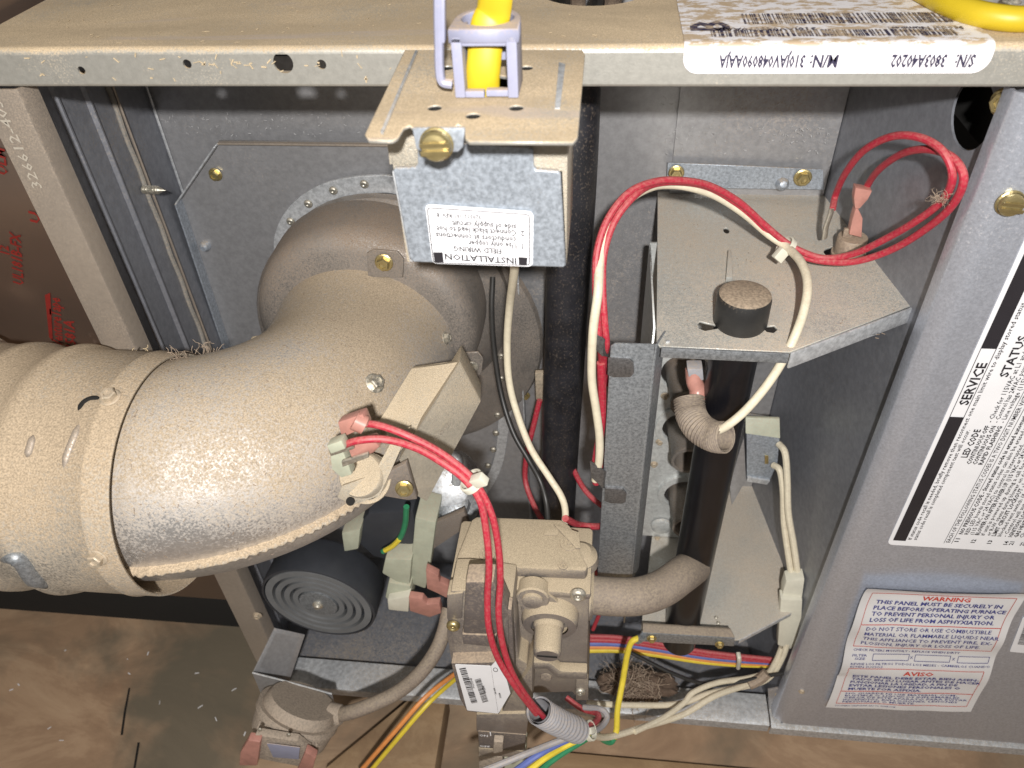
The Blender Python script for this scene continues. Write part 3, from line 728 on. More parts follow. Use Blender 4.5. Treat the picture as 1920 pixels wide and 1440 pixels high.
# sticker, upside-down print
sj = bpy.data.objects.new('wiring_sticker', None); C.objects.link(sj); sj.parent = jb; sj.matrix_parent_inverse = Matrix.Translation(-jb.location)
ye = yf-.0014
def rrect(P00, P10, P11, P01, r, n=5):          # rounded quad
    c = [Vector(P) for P in (P00, P10, P11, P01)]; out = []
    for i in range(4):
        p, a, b = c[i], c[i-1], c[(i+1)%4]; da, db = (a-p).normalized()*r, (b-p).normalized()*r
        for k in range(n+1):
            t = k/n; out.append((p+da)*(1-t)**2+p*2*t*(1-t)+(p+db)*t*t)
    return out
q = [Y(797,383,ye+.0002), Y(1000,397,ye+.0002), Y(999,500,ye+.0002), Y(811,494,ye+.0002)]
plate('sticker_paper', rrect(*q, .0022), (0,-1,0), M['paper'], sj, .0003)
pr = Print(); 
def UD(px, py): # upside-down writing: along -X, letters' tops downwards
    P = Y(px, py, ye-.0002); return lambda a, b: Vector((P.x-a, ye-.0002, P.z-b+a*.045))
def udline(txt, px0, px1, py, h, bold=False):
    w = Y(px0,py,ye).x-Y(px1,py,ye).x; pr.add(txt, UD(px0, py), w, h, bold)
udline('320312-101 REV. B', 902, 818, 404, .0018, True)
udline('side of supply circuit.', 968, 846, 421, .0025, True)
udline('2. Connect black lead to hot', 983, 819, 433, .0025, True)
udline('conductors at connections.', 968, 815, 445, .0025, True)
udline('1. Use only copper', 980, 878, 457, .0025, True)
udline('FIELD WIRING', 940, 851, 467, .0023, True)
qb = [Y(801,389,ye), Y(993,402,ye), Y(993,497,ye), Y(813,492,ye)]
fr_ = rrect(*qb, .0016)
for a, c in zip(fr_, fr_[1:]+fr_[:1]):
    if (c-a).length < 1e-6: continue
    nn = (c-a).normalized().cross(Vector((0,1,0)))*.00018
    pr.quad([p+Vector((0,-.0002,0)) for p in (a-nn, c-nn, c+nn, a+nn)])
pr.quad([Y(812,473,ye-.0002), Y(830,473,ye-.0002), Y(832,492,ye-.0002), Y(815,492,ye-.0002)])
P_ = Y(968,484,ye-.0002); pr.add('INSTALLATION', lambda a, b: Vector((P_.x-a, ye-.0002, P_.z-b+a*.045)), Y(968,478,ye).x-Y(834,478,ye).x, .0028, True)
pr.quad([Y(972,482,ye-.0002), Y(989,483,ye-.0002), Y(988,497,ye-.0002), Y(973,496,ye-.0002)])
pr.build('sticker_print', M['ink'], sj)

# ---- cable clamp on the bracket
cc = thing('cable_clamp', 'lilac grey plastic cable clamp standing on the bracket plate with square window', 'cable clamp', zz(910,180))
yk = Z(912,186,zp).y                            # front face depth
def kk(px, py, dy=0): return Y(px, py, yk+dy)
xl_, xr_ = kk(851,150).x, kk(971,150).x
zt_ = kk(910,68).z; W_ = .0035
zlo = zp+.0004
dk = .019
bm = bmesh.new()
box_bm(xl_, xl_+W_, yk, yk+.016, zlo, zt_, .0004, bm); box_bm(xr_-W_, xr_, yk, yk+.016, zlo, zt_, .0004, bm)
box_bm(xl_+W_, xr_-W_, yk+.0002, yk+.003, zt_-.0032, zt_-.0002, .0003, bm)
box_bm(xl_+W_, xl_+.010, yk+.0002, yk+.003, zlo, zlo+.0022, .0003, bm); box_bm(xr_-.011, xr_-W_, yk+.0002, yk+.003, zlo+.0004, zlo+.0026, .0003, bm)
obj('clamp_frame', bm, M['clamp'], cc, True)
ctr = Vector(((xl_+xr_)/2, yk+.0125, zt_))
ro = [Vector((xl_-.0006, yk, zt_)), Vector((xr_+.0006, yk, zt_))]
for k in range(13):
    a = PI*k/12; ro.append(Vector((ctr.x+(xr_-xl_)/2*1.04*math.cos(a), yk+.011+.0135*math.sin(a), zt_)))
plate('clamp_ring', [p+Vector((0,0,.0022)) for p in ro], (0,0,1), M['clamp'], cc, .0045, [circ(ctr+Vector((0,0,.002)), (0,0,1), .0088, 24)], .0004)
lathe('ring_wall', ctr-Vector((0,0,.003)), (0,0,1), [(0,.0092),(.003,.0094),(.003,.0088),(0,.0086)], M['clamp'], cc, 32)
prism('clamp_jaw', [Vector((xl_+W_+.0006, yk+.0135, zlo+.014)), Vector((xr_-W_-.0006, yk+.0135, zlo+.014)), Vector((xr_-W_-.0006, yk+.0135, zlo+.008)), Vector((xl_+W_+.0006, yk+.0135, zlo+.008))], (0,.004,0), M['clamp'], cc, .0005)
tube('strap_arm', [kk(848,158), kk(829,153), kk(824,130), kk(823,85), kk(822,30), kk(822,-40)], .0016, M['clamp'], cc, 5, 8)
prism('strap_head', [kk(818,-20,-.001), kk(834,-20,-.001), kk(834,82,-.001), kk(817,82,-.001)], (0,.0035,0), M['clamp'], cc, .0006)
yc_ = thing('yellow_cable', 'flat yellow sheathed power cable dropping through the plastic clamp', 'cable', zz(905,150))
cpts = [Vector((ctr.x-.0030, ctr.y-.004, zp-.012)), Vector((ctr.x-.0022, ctr.y-.0058, zp+.002)), Vector((ctr.x-.0014, ctr.y-.0062, zp+.009)), Vector((ctr.x+.0003, ctr.y-.0035, zt_)), Y(925,25,yk+.010), Y(930,-25,yk+.008), Y(932,-90,yk+.008)]
bm = sweep_bm(catmull(cpts, 8), .0058, 16, True, flat=.42, up=Vector((1,0,0)))
obj('cable_jacket', bm, M['cable'], yc_, True)

# ---- yellow cord top right
yo = thing('extension_cord', 'curved yellow cord lying on the cabinet top in the right corner', 'cord', Z(1850,40,ZT))
tube('cord_jacket', [Z(*p, ZT+.0045) for p in ((1690,-40),(1735,-15),(1780,8),(1830,25),(1880,34),(1930,36),(1990,30))], .0048, M['cable'], yo, 6, 12)
cp_ = thing('cord_plug', 'grey cord fitting lying behind the yellow cord on the cabinet top', 'fitting', Z(1890,5,ZT))
prism('plug_body', [Z(*p, ZT+.0005) for p in ((1812,-30),(1830,5),(1880,16),(1930,16),(1930,-40))], (0,0,.006), M['galvdark'], cp_, .0008)
bolt('screw', Z(1897,4,ZT+.0065), (0,0,1), .0035, M['zinc'], cp_, 'hex')
# burnt insulation seen through the knock-out
ki = thing('cable_bundle', 'dark dusty cable stubs inside the round knock-out of the cabinet top', 'cables', (-.007, .085, -.11))
for k, p in enumerate(((1052,4),(1082,0),(1120,2),(1150,4))):
    tube('cable_stub', [Z(*p, -.112)+Vector((0,.01,-.02)), Z(*p, -.108)+Vector((0,.006,0)), Z(*p, -.100)+Vector((.003*k-.004,.02,.004)), Z(*p, -.095)+Vector((.004*k-.006,.05,.008))], .0042, M['black'] if k % 2 == 0 else M['bakelite'], ki, 5, 10)

# ================================================================= BLACK PIPE, VERTICAL
bp = tag(tube('black_gas_pipe', [Y(1078,60,.09)+Vector((0,.02,0)), Y(1075,300,.09), Y(1062,600,.088), Y(1048,900,.086), Y(1040,1150,.084)], .0138, M['scuffpipe'], None, 6, 28), 'scuffed black round pipe standing upright behind the junction box', 'pipe')
kn = tag(tube('white_power_wire', [Y(*p) for p in ((966,470,-.03),(964,510,-.015),(956,570,.01),(951,640,.02),(954,710,.02),(968,770,.015),(995,840,.005),(1030,895,-.005),(1052,930,-.012),(1060,960,-.016),(1056,1000,-.02))], .0021, M['white'], None, 7, 12), 'white insulated wire dropping from the junction box to the gas valve', 'wire')
tag(tube('black_power_wire', [Y(*p) for p in ((924,520,.09),(922,580,.075),(926,650,.055),(940,740,.03),(962,810,.015),(990,860,.005),(1012,900,-.002),(1024,940,-.012),(1028,985,-.02))], .0017, M['black'], None, 7, 12), 'black insulated wire running beside the white one down to the gas valve', 'wire')
for P, lab in ((((1012,750,.10),(1000,800,.095),(988,850,.09),(985,900,.085),(1000,945,.07),(1022,985,.05)), 'thin red wire hanging behind the black and white wires left of the black pipe'),
               (((1075,880,.08),(1092,912,.075),(1112,935,.07),(1150,965,.065)), 'short pinkish wire showing between the black pipe and the slotted channel')):
    wire('red_wire', P, .0021, M['red'], lab)
prism('wire_terminal', [Y(1003,700,.105), Y(1020,700,.105), Y(1018,752,.105), Y(1005,750,.105)], (0,.004,0), M['dustyscrew'], None, .0006)
tag(bpy.data.objects['wire_terminal'], 'pale crimp terminal above the thin red wire', 'terminal')
wire('red_wire', ((1060,972,-.02),(1085,984,-.01),(1115,987,-.005),(1140,985,.004)), .0022, M['red'], 'short red wire crossing behind the gas valve towards the slotted channel')

# ================================================================= BURNER BOX
bb = thing('burner_box', 'galvanised burner box with dusty shelf on top and clipped front corner', 'burner box', (.10, .08, -.53))
zs = -.242
def sh(px, py): return Z(px, py, zs)
capc = sh(1387,606)
holes = [circ(sh(1362,432), (0,0,1), .0022, 12, .8, 1.6), circ(sh(1368,497), (0,0,1), .0016, 12, .7, 6.0), circ(sh(1588,474), (0,0,1), .0085, 20, 1.5, .9)]
holes.append([sh(1308,608), sh(1312,602), sh(1345,610), sh(1345,616), sh(1322,620), sh(1311,616)])
holes.append([sh(1428,612), sh(1452,610), sh(1458,618), sh(1450,624), sh(1438,622)])
plate('shelf', [sh(1233,352), sh(1545,354), sh(1562,360), sh(1712,572), sh(1480,660), sh(1237,649), sh(1231,640)], (0,0,1), M['shelf'], bb, .0013, holes, .0003)
def lip(name, a, b_, h, mat='boxgalv'):
    d = (b_-a).normalized(); n_ = Vector((0,0,1)).cross(d).normalized()*.0012
    if n_.y > 0: n_ = -n_
    return prism(name, [a, b_, b_-Vector((0,0,h)), a-Vector((0,0,h))], n_, M[mat], bb, .0004)
lip('front_lip', sh(1240,650), sh(1480,661), .0060, 'strip'); lip('front_lip', sh(1482,661), sh(1712,574), .0095, 'galv')
lip('edge_rib', sh(1563,362)+Vector((0,0,.004)), sh(1713,572)+Vector((0,0,.003)), .0035, 'galv')
plate('back_flange', [Y(1252,305,.143), Y(1543,318,.143), Y(1545,356,.143), Y(1250,352,.143)], (0,-1,0), M['boxgalv'], bb, .0015, (), .0003)
bolt('bolt', Y(1268,324,.1415), (0,-1,0), .0050, M['brass'], bb, 'hex'); bolt('bolt', Y(1505,333,.1415), (0,-1,0), .0055, M['brass'], bb, 'hex')
lathe('flange_dimple', Y(1467,345,.142), (0,-1,.4), [(0,.0042),(.002,.0036),(.0035,.002),(.0038,0)], M['boxgalv'], bb, 16)
prism('slot_pin', [sh(1364,478), sh(1370,478), sh(1372,530), sh(1360,530)], (0,0,.0035), M['shelf'], bb, .0004)
# box back and lower plate
zl = -.520
plate('lower_plate', [Z(1225,985,zl), Z(1425,885,zl), Z(1468,1050,zl), Z(1482,1150,zl), Z(1385,1200,zl), Z(1200,1195,zl)], (0,0,1), M['shelf'], bb, .0015, (), .0003)
prism('lower_lip', [Z(1484,1150,zl), Z(1386,1202,zl), Z(1386,1202,zl)-Vector((0,0,.004)), Z(1484,1150,zl)-Vector((0,0,.004))], (0,.001,0), M['galv'], bb, .0003)
for k, p in enumerate(((1343,1158),(1347,1168),(1345,1178))): bolt('dimple', Z(*p, zl+.0008), (0,0,1), .0015, M['zinc'], bb, 'rivet')
ybk = .088
plate('burner_panel', [Vector((.030,ybk,zs-.001)), Vector((.093,ybk,zs-.001)), Vector((.098,ybk,zl+.001)), Vector((.030,ybk,zl+.001))], (0,-1,0), M['burner'], bb, .0015,
      [circ(Y(1285,y_,ybk), (0,-1,0), .0165, 28) for y_ in (695,800,925,1050)])
plate('side_panel', [Vector((.0305,.006,zs-.002)), Vector((.0305,ybk,zs-.002)), Vector((.0305,ybk,zl)), Vector((.0305,.006,zl))], (1,0,0), M['burner'], bb, .001)
for k, y_ in enumerate((695,800,925,1050)):
    c_ = Y(1285, y_, ybk)
    lathe('burner_tube', c_+Vector((0,.002,0)), (0,-1,0), [(-.03,.012),(0,.0135),(.030,.0105),(.032,.0115),(.036,.0115),(.036,.0095),(.0,.0095)], M['housing'], bb, 30)
    lathe('burner_flange', c_, (0,-1,0), [(0,.0215),(.0025,.0210),(.003,.0165)], M['burner'], bb, 30)
    lathe('burner_core', c_+Vector((0,-.012,0)), (0,-1,0), [(0,.0093),(.001,0)], M['dark'], bb, 20)
for p in ((1247,742),(1237,828),(1270,793),(1226,870),(1240,985),(1232,1010)): bolt('screw', Y(*p, ybk-.001), (0,-1,0), .0030, M['dustyscrew'], bb, 'hex')
lathe('inspection_cap', Y(1240,985,ybk-.001), (0,-1,0), [(0,.0085),(.002,.008),(.003,.0065),(.003,0)], M['burner'], bb, 24)
# rear liner right part (behind the manifold), igniter box
ig = thing('flame_sensor_box', 'small galvanised box with two white leads, right of the black manifold', 'control box', Y(1425,880,.09))
prism('box_front', [Y(1400,812,.086), Y(1462,822,.086), Y(1458,868,.086), Y(1442,905,.086), Y(1400,900,.086)], (0,.022,0), M['boxgalv'], ig, .0006)
prism('top_lip', [Y(1398,783,.092), Y(1462,785,.092), Y(1463,822,.0855), Y(1398,813,.0855)], (0,.002,0), M['frameplastic'], ig, .0005)
prism('box_flange', [Y(1402,895,.0845), Y(1444,902,.0845), Y(1438,909,.0845), Y(1400,903,.0845)], (0,.002,0), M['galv'], ig, .0003)
prism('side_bracket', [Y(1395,820,.084), Y(1399,900,.084), Y(1372,948,.084), Y(1368,910,.084), Y(1385,850,.084)], (0,.012,0), M['galvdark'], ig, .0005)
prism('contact', [Y(1434,855,.0848), Y(1441,855,.0848), Y(1441,870,.0848), Y(1434,870,.0848)], (0,.0008,0), M['brass'], ig, .0002)

# slotted channel with clips
ch = thing('slotted_channel', 'upright dark grey steel channel strip left of the burner box', 'steel channel', (.02, -.005, -.45))
ys = -.012
cha = [Y(1140,655,ys), Y(1150,645,ys), Y(1228,645,ys), Y(1232,652,ys), Y(1218,760,ys), Y(1190,1086,ys), Y(1132,1080,ys), Y(1138,860,ys)]
X0, X1 = Y(1142,700,ys).x, Y(1216,760,ys).x
zt2, zb2 = Y(1180,645,ys).z, Y(1160,1090,ys).z
prism('channel_face', [Vector((X0,ys,zt2-.002)), Vector((X0+.002,ys,zt2)), Vector((X1,ys,zt2)), Vector((X1,ys,zb2)), Vector((X0,ys,zb2))], (0,.0012,0), M['strip'], ch, .0004)
prism('channel_return', [Vector((X1+.0001,ys+.0004,zt2)), Vector((X1+.005,ys+.012,zt2)), Vector((X1+.005,ys+.012,zb2)), Vector((X1+.0001,ys+.0004,zb2))], (.001,0,0), M['strip'], ch, .0003)
prism('hook_tab', [Vector((X1+.0055,ys+.003,zt2)), Vector((X1+.0075,ys+.003,zt2+.0005)), Vector((X1+.0075,ys+.003,zt2-.011)), Vector((X1+.0055,ys+.003,zt2-.011))], (0,.0012,0), M['galv'], ch, .0003)
for pl in (((1140,672),(1180,674),(1188,680),(1189,700),(1182,708),(1150,708),(1139,704)), ((1134,916),(1168,918),(1175,926),(1173,942),(1166,945),(1145,944),(1133,940))):
    prism('folded_tab', [Y(*p, ys-.0014) for p in pl], (0,.0016,0), M['clip'], ch, .0005)
for (ax, ay), yy in (((1106,618), -.014), ((1106,865), -.014)):
    prism('wire_clip', [Y(ax,ay,yy), Y(ax+27,ay+18,yy), Y(ax+25,ay+52,yy), Y(ax+2,ay+30,yy)], (0,.0012,0), M['clip'], ch, .0004)
    prism('clip_arm', [Y(ax+27,ay+18,yy+.0002), Y(ax+46,ay+26,yy+.008), Y(ax+34,ay+52,yy+.006), Y(ax+25,ay+50,yy+.0002)], (0,.0010,0), M['clip'], ch, .0003)

# manifold
mf = thing('gas_manifold', 'glossy black upright gas manifold pipe with dusty black end cap above the shelf', 'manifold', (.075, .015, -.55))
MX, MY = capc.x, capc.y
print('cap', capc)
mp_ = [Vector((MX, MY, zs+.004)), Vector((MX, MY, -.35)), Vector((MX, MY, -.45)), Vector((MX, MY, -.545))]
tube('manifold_pipe', mp_, .0126, M['blackpipe'], mf, 4, 36)
lathe('end_cap', Vector((MX, MY, zs+.0008)), (0,0,1), [(0,.0130),(.001,.0135),(.015,.0133),(.0170,.0127),(.0180,.0110),(.0182,0)], M['cap'], mf, 40)
mb = thing('manifold_mount', 'dark steel mounting bar with screws at the foot of the black manifold', 'bracket', Y(1290,1190,-.004))
prism('bar_top', [Y(1205,1170,-.004), Y(1370,1180,-.004), Y(1378,1196,-.010), Y(1205,1186,-.010)], (0,.002,-.001), M['hose'], mb, .0006)
prism('bar_face', [Y(1203,1187,-.010), Y(1378,1197,-.010), Y(1376,1212,-.010), Y(1203,1203,-.010)], (0,.002,0), M['strip'], mb, .0005)
bolt('screw', Y(1222,1197,-.0112), (0,-1,.2), .0035, M['brass'], mb, 'hex'); bolt('screw', Y(1349,1208,-.0112), (0,-1,.2), .0032, M['brass'], mb, 'hex')
# gas elbow from valve to manifold
ge = thing('gas_elbow_pipe', 'dusty bent gas pipe joining the valve to the black manifold', 'gas pipe', Y(1210,1120,-.03))
gp = [Y(1080,1112,-.042), Y(1140,1118,-.040), Y(1195,1118,-.036), Y(1240,1104,-.026), Y(1275,1080,-.012), Y(1300,1062,.004)]
gpb = tube('pipe_bend', gp, .0118, M['hose'], ge, 8, 30)
lathe('pipe_collar', gp[0], gp[1]-gp[0], [(0,.0135),(.006,.0135),(.007,.012)], M['hose'], ge, 24)
wire('red_wire', ((1116,1068,.02),(1120,1100,.02),(1126,1140,.02),(1112,1180,.02)), .0016, M['red'], 'dark red wire passing behind the dusty gas pipe')

# conduit with white spark wire
cg = thing('igniter_sleeve', 'short dusty corrugated grey sleeve beside the black manifold', 'sleeve', Y(1300,800,.01))
bellows('corrugated_sleeve', [Y(*p) for p in ((1292,748,.006),(1296,778,-.002),(1312,803,-.012),(1338,818,-.018),(1362,820,-.022))], .0082, M['hose'], cg, ribs=26, amp=.06, seg=24)
tube('igniter_boot', [Y(*p) for p in ((1300,690,.015),(1302,715,.012),(1308,732,.010),(1306,752,.006))], .0046, M['pink'], cg, 5, 14)
prism('boot_head', [Y(1288,692,.010), Y(1318,692,.010), Y(1320,714,.010), Y(1292,714,.010)], (0,.008,0), M['grey'], cg, .001)

# rollout switch on the shelf
rs = thing('rollout_switch', 'brown round rollout switch with metal and pink terminals on the dusty shelf', 'rollout switch', sh(1585,470))
c0 = sh(1590,478)
lathe('switch_body', c0, (0,0,1), [(0,.0095),(.0015,.0095),(.0015,.0082),(.011,.0082),(.0118,.0078),(.0118,0)], M['bakelite'], rs, 32)
box('terminal_post', c0.x-.006, c0.x-.001, c0.y-.001, c0.y+.001, c0.z+.0115, c0.z+.017, M['bakelite'], rs, .0003)
tl = Y(1549,430,c0.y); tr = Y(1607,425,c0.y)
tube('metal_terminal', [Y(1546,446,c0.y), Y(1549,425,c0.y), Y(1556,405,c0.y), Y(1560,390,c0.y)], .0021, M['zinc'], rs, 5, 10, flat=.6)
prism('pink_terminal', [Y(*p, c0.y-.003) for p in ((1592,440),(1616,446),(1618,410),(1610,392),(1604,392),(1598,412))], (0,.006,0), M['pink'], rs, .0008)
prism('pink_terminal', [Y(*p, c0.y-.003) for p in ((1603,392),(1612,392),(1628,374),(1636,358),(1604,352),(1601,372))], (0,.006,0), M['pink'], rs, .0008)

# ================================================================= RED AND WHITE LOOM
def shift(P, dx, dy, dz=0): return [(a+dx, b+dy, c+dz) for a, b, c in P]
base = [(1124,640,-.012),(1120,590,-.010),(1117,530,-.004),(1120,470,.004),(1140,410,.014),(1178,362,.024),(1225,341,.034),(1275,338,.042),(1330,348,.050),(1385,378,.056),(1432,420,.058),(1470,452,.056),(1500,470,.052)]
wA = base + [(1545,484,.050),(1600,476,.044),(1660,448,.034),(1720,413,.022),(1768,374,.012),(1786,330,.008),(1768,284,.014),(1725,258,.026),(1672,256,.040),(1620,282,.055),(1585,325,.072),(1567,365,.086),(1561,392,c0.y)]
wB = shift(base[:6], 13, 4, .001) + [(1228,345,.0385),(1278,341,.046),(1332,352,.053),(1384,384,.0585),(1430,427,.060),(1466,460,.058),(1498,478,.054)] + [(1545,490,.049),(1605,490,.042),(1672,468,.032),(1735,430,.020),(1785,386,.008),(1807,335,.004),(1785,295,.012),(1740,280,.026),(1692,288,.044),(1650,316,.064),(1628,345,.080),(1618,372,c0.y)]
g = 'red wires looping to the rollout switch'
wire('red_wire', [(1130,700,.004),(1127,665,-.006)]+wA, .0018, M['red'], 'outer red wire loop ending at the bare metal terminal', g)
wire('red_wire', [(1138,720,.006),(1134,672,-.004)]+wB, .0018, M['red'], 'inner red wire loop ending at the pink terminal', g)
tag(tube('white_igniter_wire', [Y(*p) for p in [(1116,900,-.010),(1123,865,-.012),(1124,820,-.012),(1118,770,-.012),(1110,715,-.012),(1110,660,-.013),(1113,610,-.013),(1121,550,-.009),(1126,480,.004),(1146,416,.016),(1182,372,.028),(1222,350,.040),(1258,346,.048),(1300,352,.052),(1345,368,.057),(1395,400,.060),(1440,438,.060),(1476,464,.053),(1502,492,.036),(1514,530,.020),(1508,580,.006),(1486,640,-.006),(1450,705,-.012),(1405,762,-.018),(1365,797,-.021),(1335,812,-.0195)]], .0023, M['white'], None, 8, 12), 'long white wire from the channel clips over the shelf into the corrugated sleeve', 'wire')
wire('red_wire', [(1118,905,-.002),(1117,870,-.004),(1127,800,-.004),(1129,740,-.003),(1127,680,-.004)], .0024, M['red'], 'red wire running straight down beside the white one in the channel clips')
wire('red_wire', [(1130,900,-.0),(1128,872,-.0),(1134,850,.002),(1150,838,.006)], .0022, M['red'], 'short red wire curving behind the channel at the lower clip')
def ziptie(P, axis, r, mat, label, tail=None):
    t = thing('cable_tie', label, 'cable tie', P)
    lathe('tie_band', P-Vector(axis).normalized()*.0018, axis, [(0,r),(.0004,r*1.08),(.0032,r*1.08),(.0036,r),(.0036,r*.9),(0,r*.9),(0,r)], mat, t, 24)
    h = P+(CAM-P).normalized()*r*.9
    if tail: h = h+Vector(tail)*.6
    U = Vector(axis).normalized(); W = (tail and Vector(tail).normalized()) or Vector((1,0,0)); W = (W-U*W.dot(U)).normalized(); n_ = U.cross(W)
    prism('tie_head', [h-U*.0028-W*.003-n_*.002, h+U*.0028-W*.003-n_*.002, h+U*.0028+W*.0036-n_*.002, h-U*.0028+W*.0036-n_*.002], n_*.0042, mat, t, .0006)
    return t
zP = Y(1474,463,.0555); ziptie(zP, (.7,0,-.6), .0056, M['nylon'], 'milky cable tie binding the red and white wires above the shelf', (-.004,-.003,-.006))
# ================================================================= RED PAIR OVER THE GAS VALVE
g2 = 'red wire pair hanging over the gas valve'
wire('red_wire', [(676,793,-.080),(712,798,-.082),(760,815,-.084),(815,842,-.085),(862,875,-.087),(895,910,-.090),(922,965,-.094),(935,1030,-.098),(938,1090,-.102),(935,1150,-.106),(943,1210,-.108),(962,1265,-.108),(992,1312,-.107),(1020,1345,-.104)], .0017, M['red'], 'right hand wire of the red pair crossing the gas valve', g2)
wire('red_wire', [(640,836,-.088),(672,826,-.090),(722,824,-.088),(780,840,-.086),(830,868,-.087),(872,900,-.090),(900,940,-.094),(912,1000,-.099),(917,1060,-.103),(914,1120,-.106),(917,1180,-.109),(934,1235,-.110),(968,1290,-.110),(1005,1338,-.106)], .0017, M['red'], 'left hand wire of the red pair crossing the gas valve', g2)
ziptie(Y(886,903,-.0885), (.6,0,-.8), .0058, M['nylon'], 'white cable tie around the red pair right of the exhaust elbow', (.005,-.001,.003))
pc = thing('pink_connector', 'upper of the two translucent pink connectors at the limit switch', 'connector', Y(660,800,-.083))
prism('connector_body', [Y(632,792,-.084), Y(680,776,-.084), Y(690,800,-.084), Y(640,822,-.084)], (0,.007,-.002), M['pink'], pc, .0012)
tube('connector_collar', [Y(664,788,-.0835), Y(684,797,-.0835)], .0044, M['pink'], pc, 2, 14)
pc = thing('pink_connector', 'lower pink connector plugged on the limit switch blades', 'connector', Y(670,850,-.088))
prism('connector_body', [Y(650,838,-.088), Y(700,824,-.084), Y(712,838,-.084), Y(700,850,-.084), Y(660,862,-.088)], (0,.007,-.002), M['pink'], pc, .0012)
prism('connector_body', [Y(612,836,-.093), Y(640,826,-.093), Y(648,842,-.093), Y(620,852,-.093)], (0,.006,-.001), M['frameplastic'], pc, .0008)
# ================================================================= GAS VALVE
gv = thing('gas_valve', 'dusty cast gas valve with regulator caps, barcode sticker and on off switch', 'gas valve', Y(980,1300,-.045))
cm = M['caststeel']
zg = -.370
def gz(px, py, z=zg): return Z(px, py, z)
def gy(px, py, y=-.064): return Y(px, py, y)
lid = [gz(893,968), gz(1052,974), gz(1068,985), gz(1080,1000), gz(1086,1030), gz(1103,1062), gz(1098,1070), gz(856,1060), gz(854,1050), gz(884,975)]
prism('valve_lid', lid, (0,0,-.009), cm, gv, .0022)
lid2 = [gz(850,1062,-.3795), gz(1106,1074,-.3795), gz(1106,1010,-.3795), gz(1080,985,-.3795), gz(890,980,-.3795)]
yfv = -.064
xl1, xr1 = gy(846,1100).x, gy(1106,1100).x
prism('valve_body', [Vector((xl1,yfv,-.3800)), Vector((xr1,yfv,-.3800)), Vector((xr1+.0005,yfv,-.452)), gy(1103,1308), gy(1080,1306), gy(1072,1298), gy(1000,1300), gy(985,1330), gy(870,1300)], (0,.046,0), cm, gv, .0016)
box('lid_shoulder', xl1-.0008, xr1+.0008, yfv-.0015, yfv+.045, -.3855, -.3797, cm, gv, .0018)
lathe('inlet_boss', Y(1108,1112,-.040), (1,0,0), [(-.012,.0165),(0,.0165),(.0015,.0150),(.0015,0)], cm, gv, 32)
for p, r in (((1281/3+640,178/3+960), .0055), ((820/3+640,240/3+960), .0050), ((1247/3+640,303/3+960), .0028)):
    lathe('lid_boss', gz(*p)-Vector((0,0,.0003)), (0,0,1), [(0,r),(.0010,r*.95),(.0011,r*.6),(.0004,r*.55),(.0004,r*.25),(.0012,r*.2),(.0012,0)], cm, gv, 20)
prism('cast_mark', [gz(1023,989), gz(1048,989), gz(1046,1004), gz(1020,1004)], (0,0,.0005), cm, gv, .0002)
prism('cast_rim', [gz(1038,985), gz(1086,1000), gz(1088,1030), gz(1080,1030)], (0,0,.0012), cm, gv, .0004)
lathe('side_dome', gz(1088,1052,-.385), (0,0,1), [(0,.011),(.006,.010),(.010,.006),(.011,0)], cm, gv, 24)
bolt('screw', gy(859,1097,-.0655), (0,-1,.15), .0046, M['zinc'], gv, 'pan'); bolt('screw', gy(1084,1114,-.0655), (0,-1,.15), .0046, M['zinc'], gv, 'pan')
bolt('screw', gy(850,1172,-.0800), (0,-1,.15), .0040, M['brass'], gv, 'pan')
lathe('round_boss', gy(1000,1112), (0,-1,.1), [(-.004,.0098),(.004,.0096),(.005,.0088),(.005,.0062),(.0062,.0060),(.0068,.0048),(.0068,0)], cm, gv, 32)
prism('boss_web', [gy(976,1112), gy(1022,1100), gy(1056,1130), gy(1040,1178), gy(1000,1178), gy(978,1140)], (0,-.003,0), cm, gv, .001)
lathe('regulator_boss', gy(1032,1150), (.0,-1,-.08), [(-.004,.0170),(.006,.0166),(.0085,.0155),(.009,.0110)], cm, gv, 40)
lathe('regulator_cap', gy(1030,1148), (.02,-1,-.10), [(.007,.0092),(.010,.0090),(.011,.0082),(.0245,.0080),(.0262,.0074),(.0268,.0068),(.0268,0)], cm, gv, 36)
ccap = gy(1030,1148)+Vector((.02,-1,-.10)).normalized()*.0269
prism('cap_slot', [ccap+Vector((-.0058,0,.0008)), ccap+Vector((.0058,0,.0006)), ccap+Vector((.0058,0,-.0008)), ccap+Vector((-.0058,0,-.0006))], (0,-.0003,0), M['dark'], gv, 0)
prism('body_ledge', [gy(972,1222,-.0642), gy(1032,1224,-.0642), gy(1052,1240,-.0642), gy(1102,1242,-.0642), gy(1102,1256,-.0642), gy(1046,1254,-.0642), gy(1026,1236,-.0642), gy(972,1236,-.0642)], (0,-.007,0), cm, gv, .0016)
lathe('cast_dimple', gy(1024,1268,-.0640), (0,-1,.2), [(0,.0040),(.0012,.0034),(.0018,0)], M['hose'], gv, 18)
for p in (((1080,1262),(1103,1262),(1103,1308),(1080,1308)),):
    prism('body_foot', [gy(*q_,-.0645) for q_ in p], (0,-.002,0), cm, gv, .0008)
bolt('screw', gy(1088,1296,-.0668), (0,-1,.1), .0034, M['zinc'], gv, 'pan')
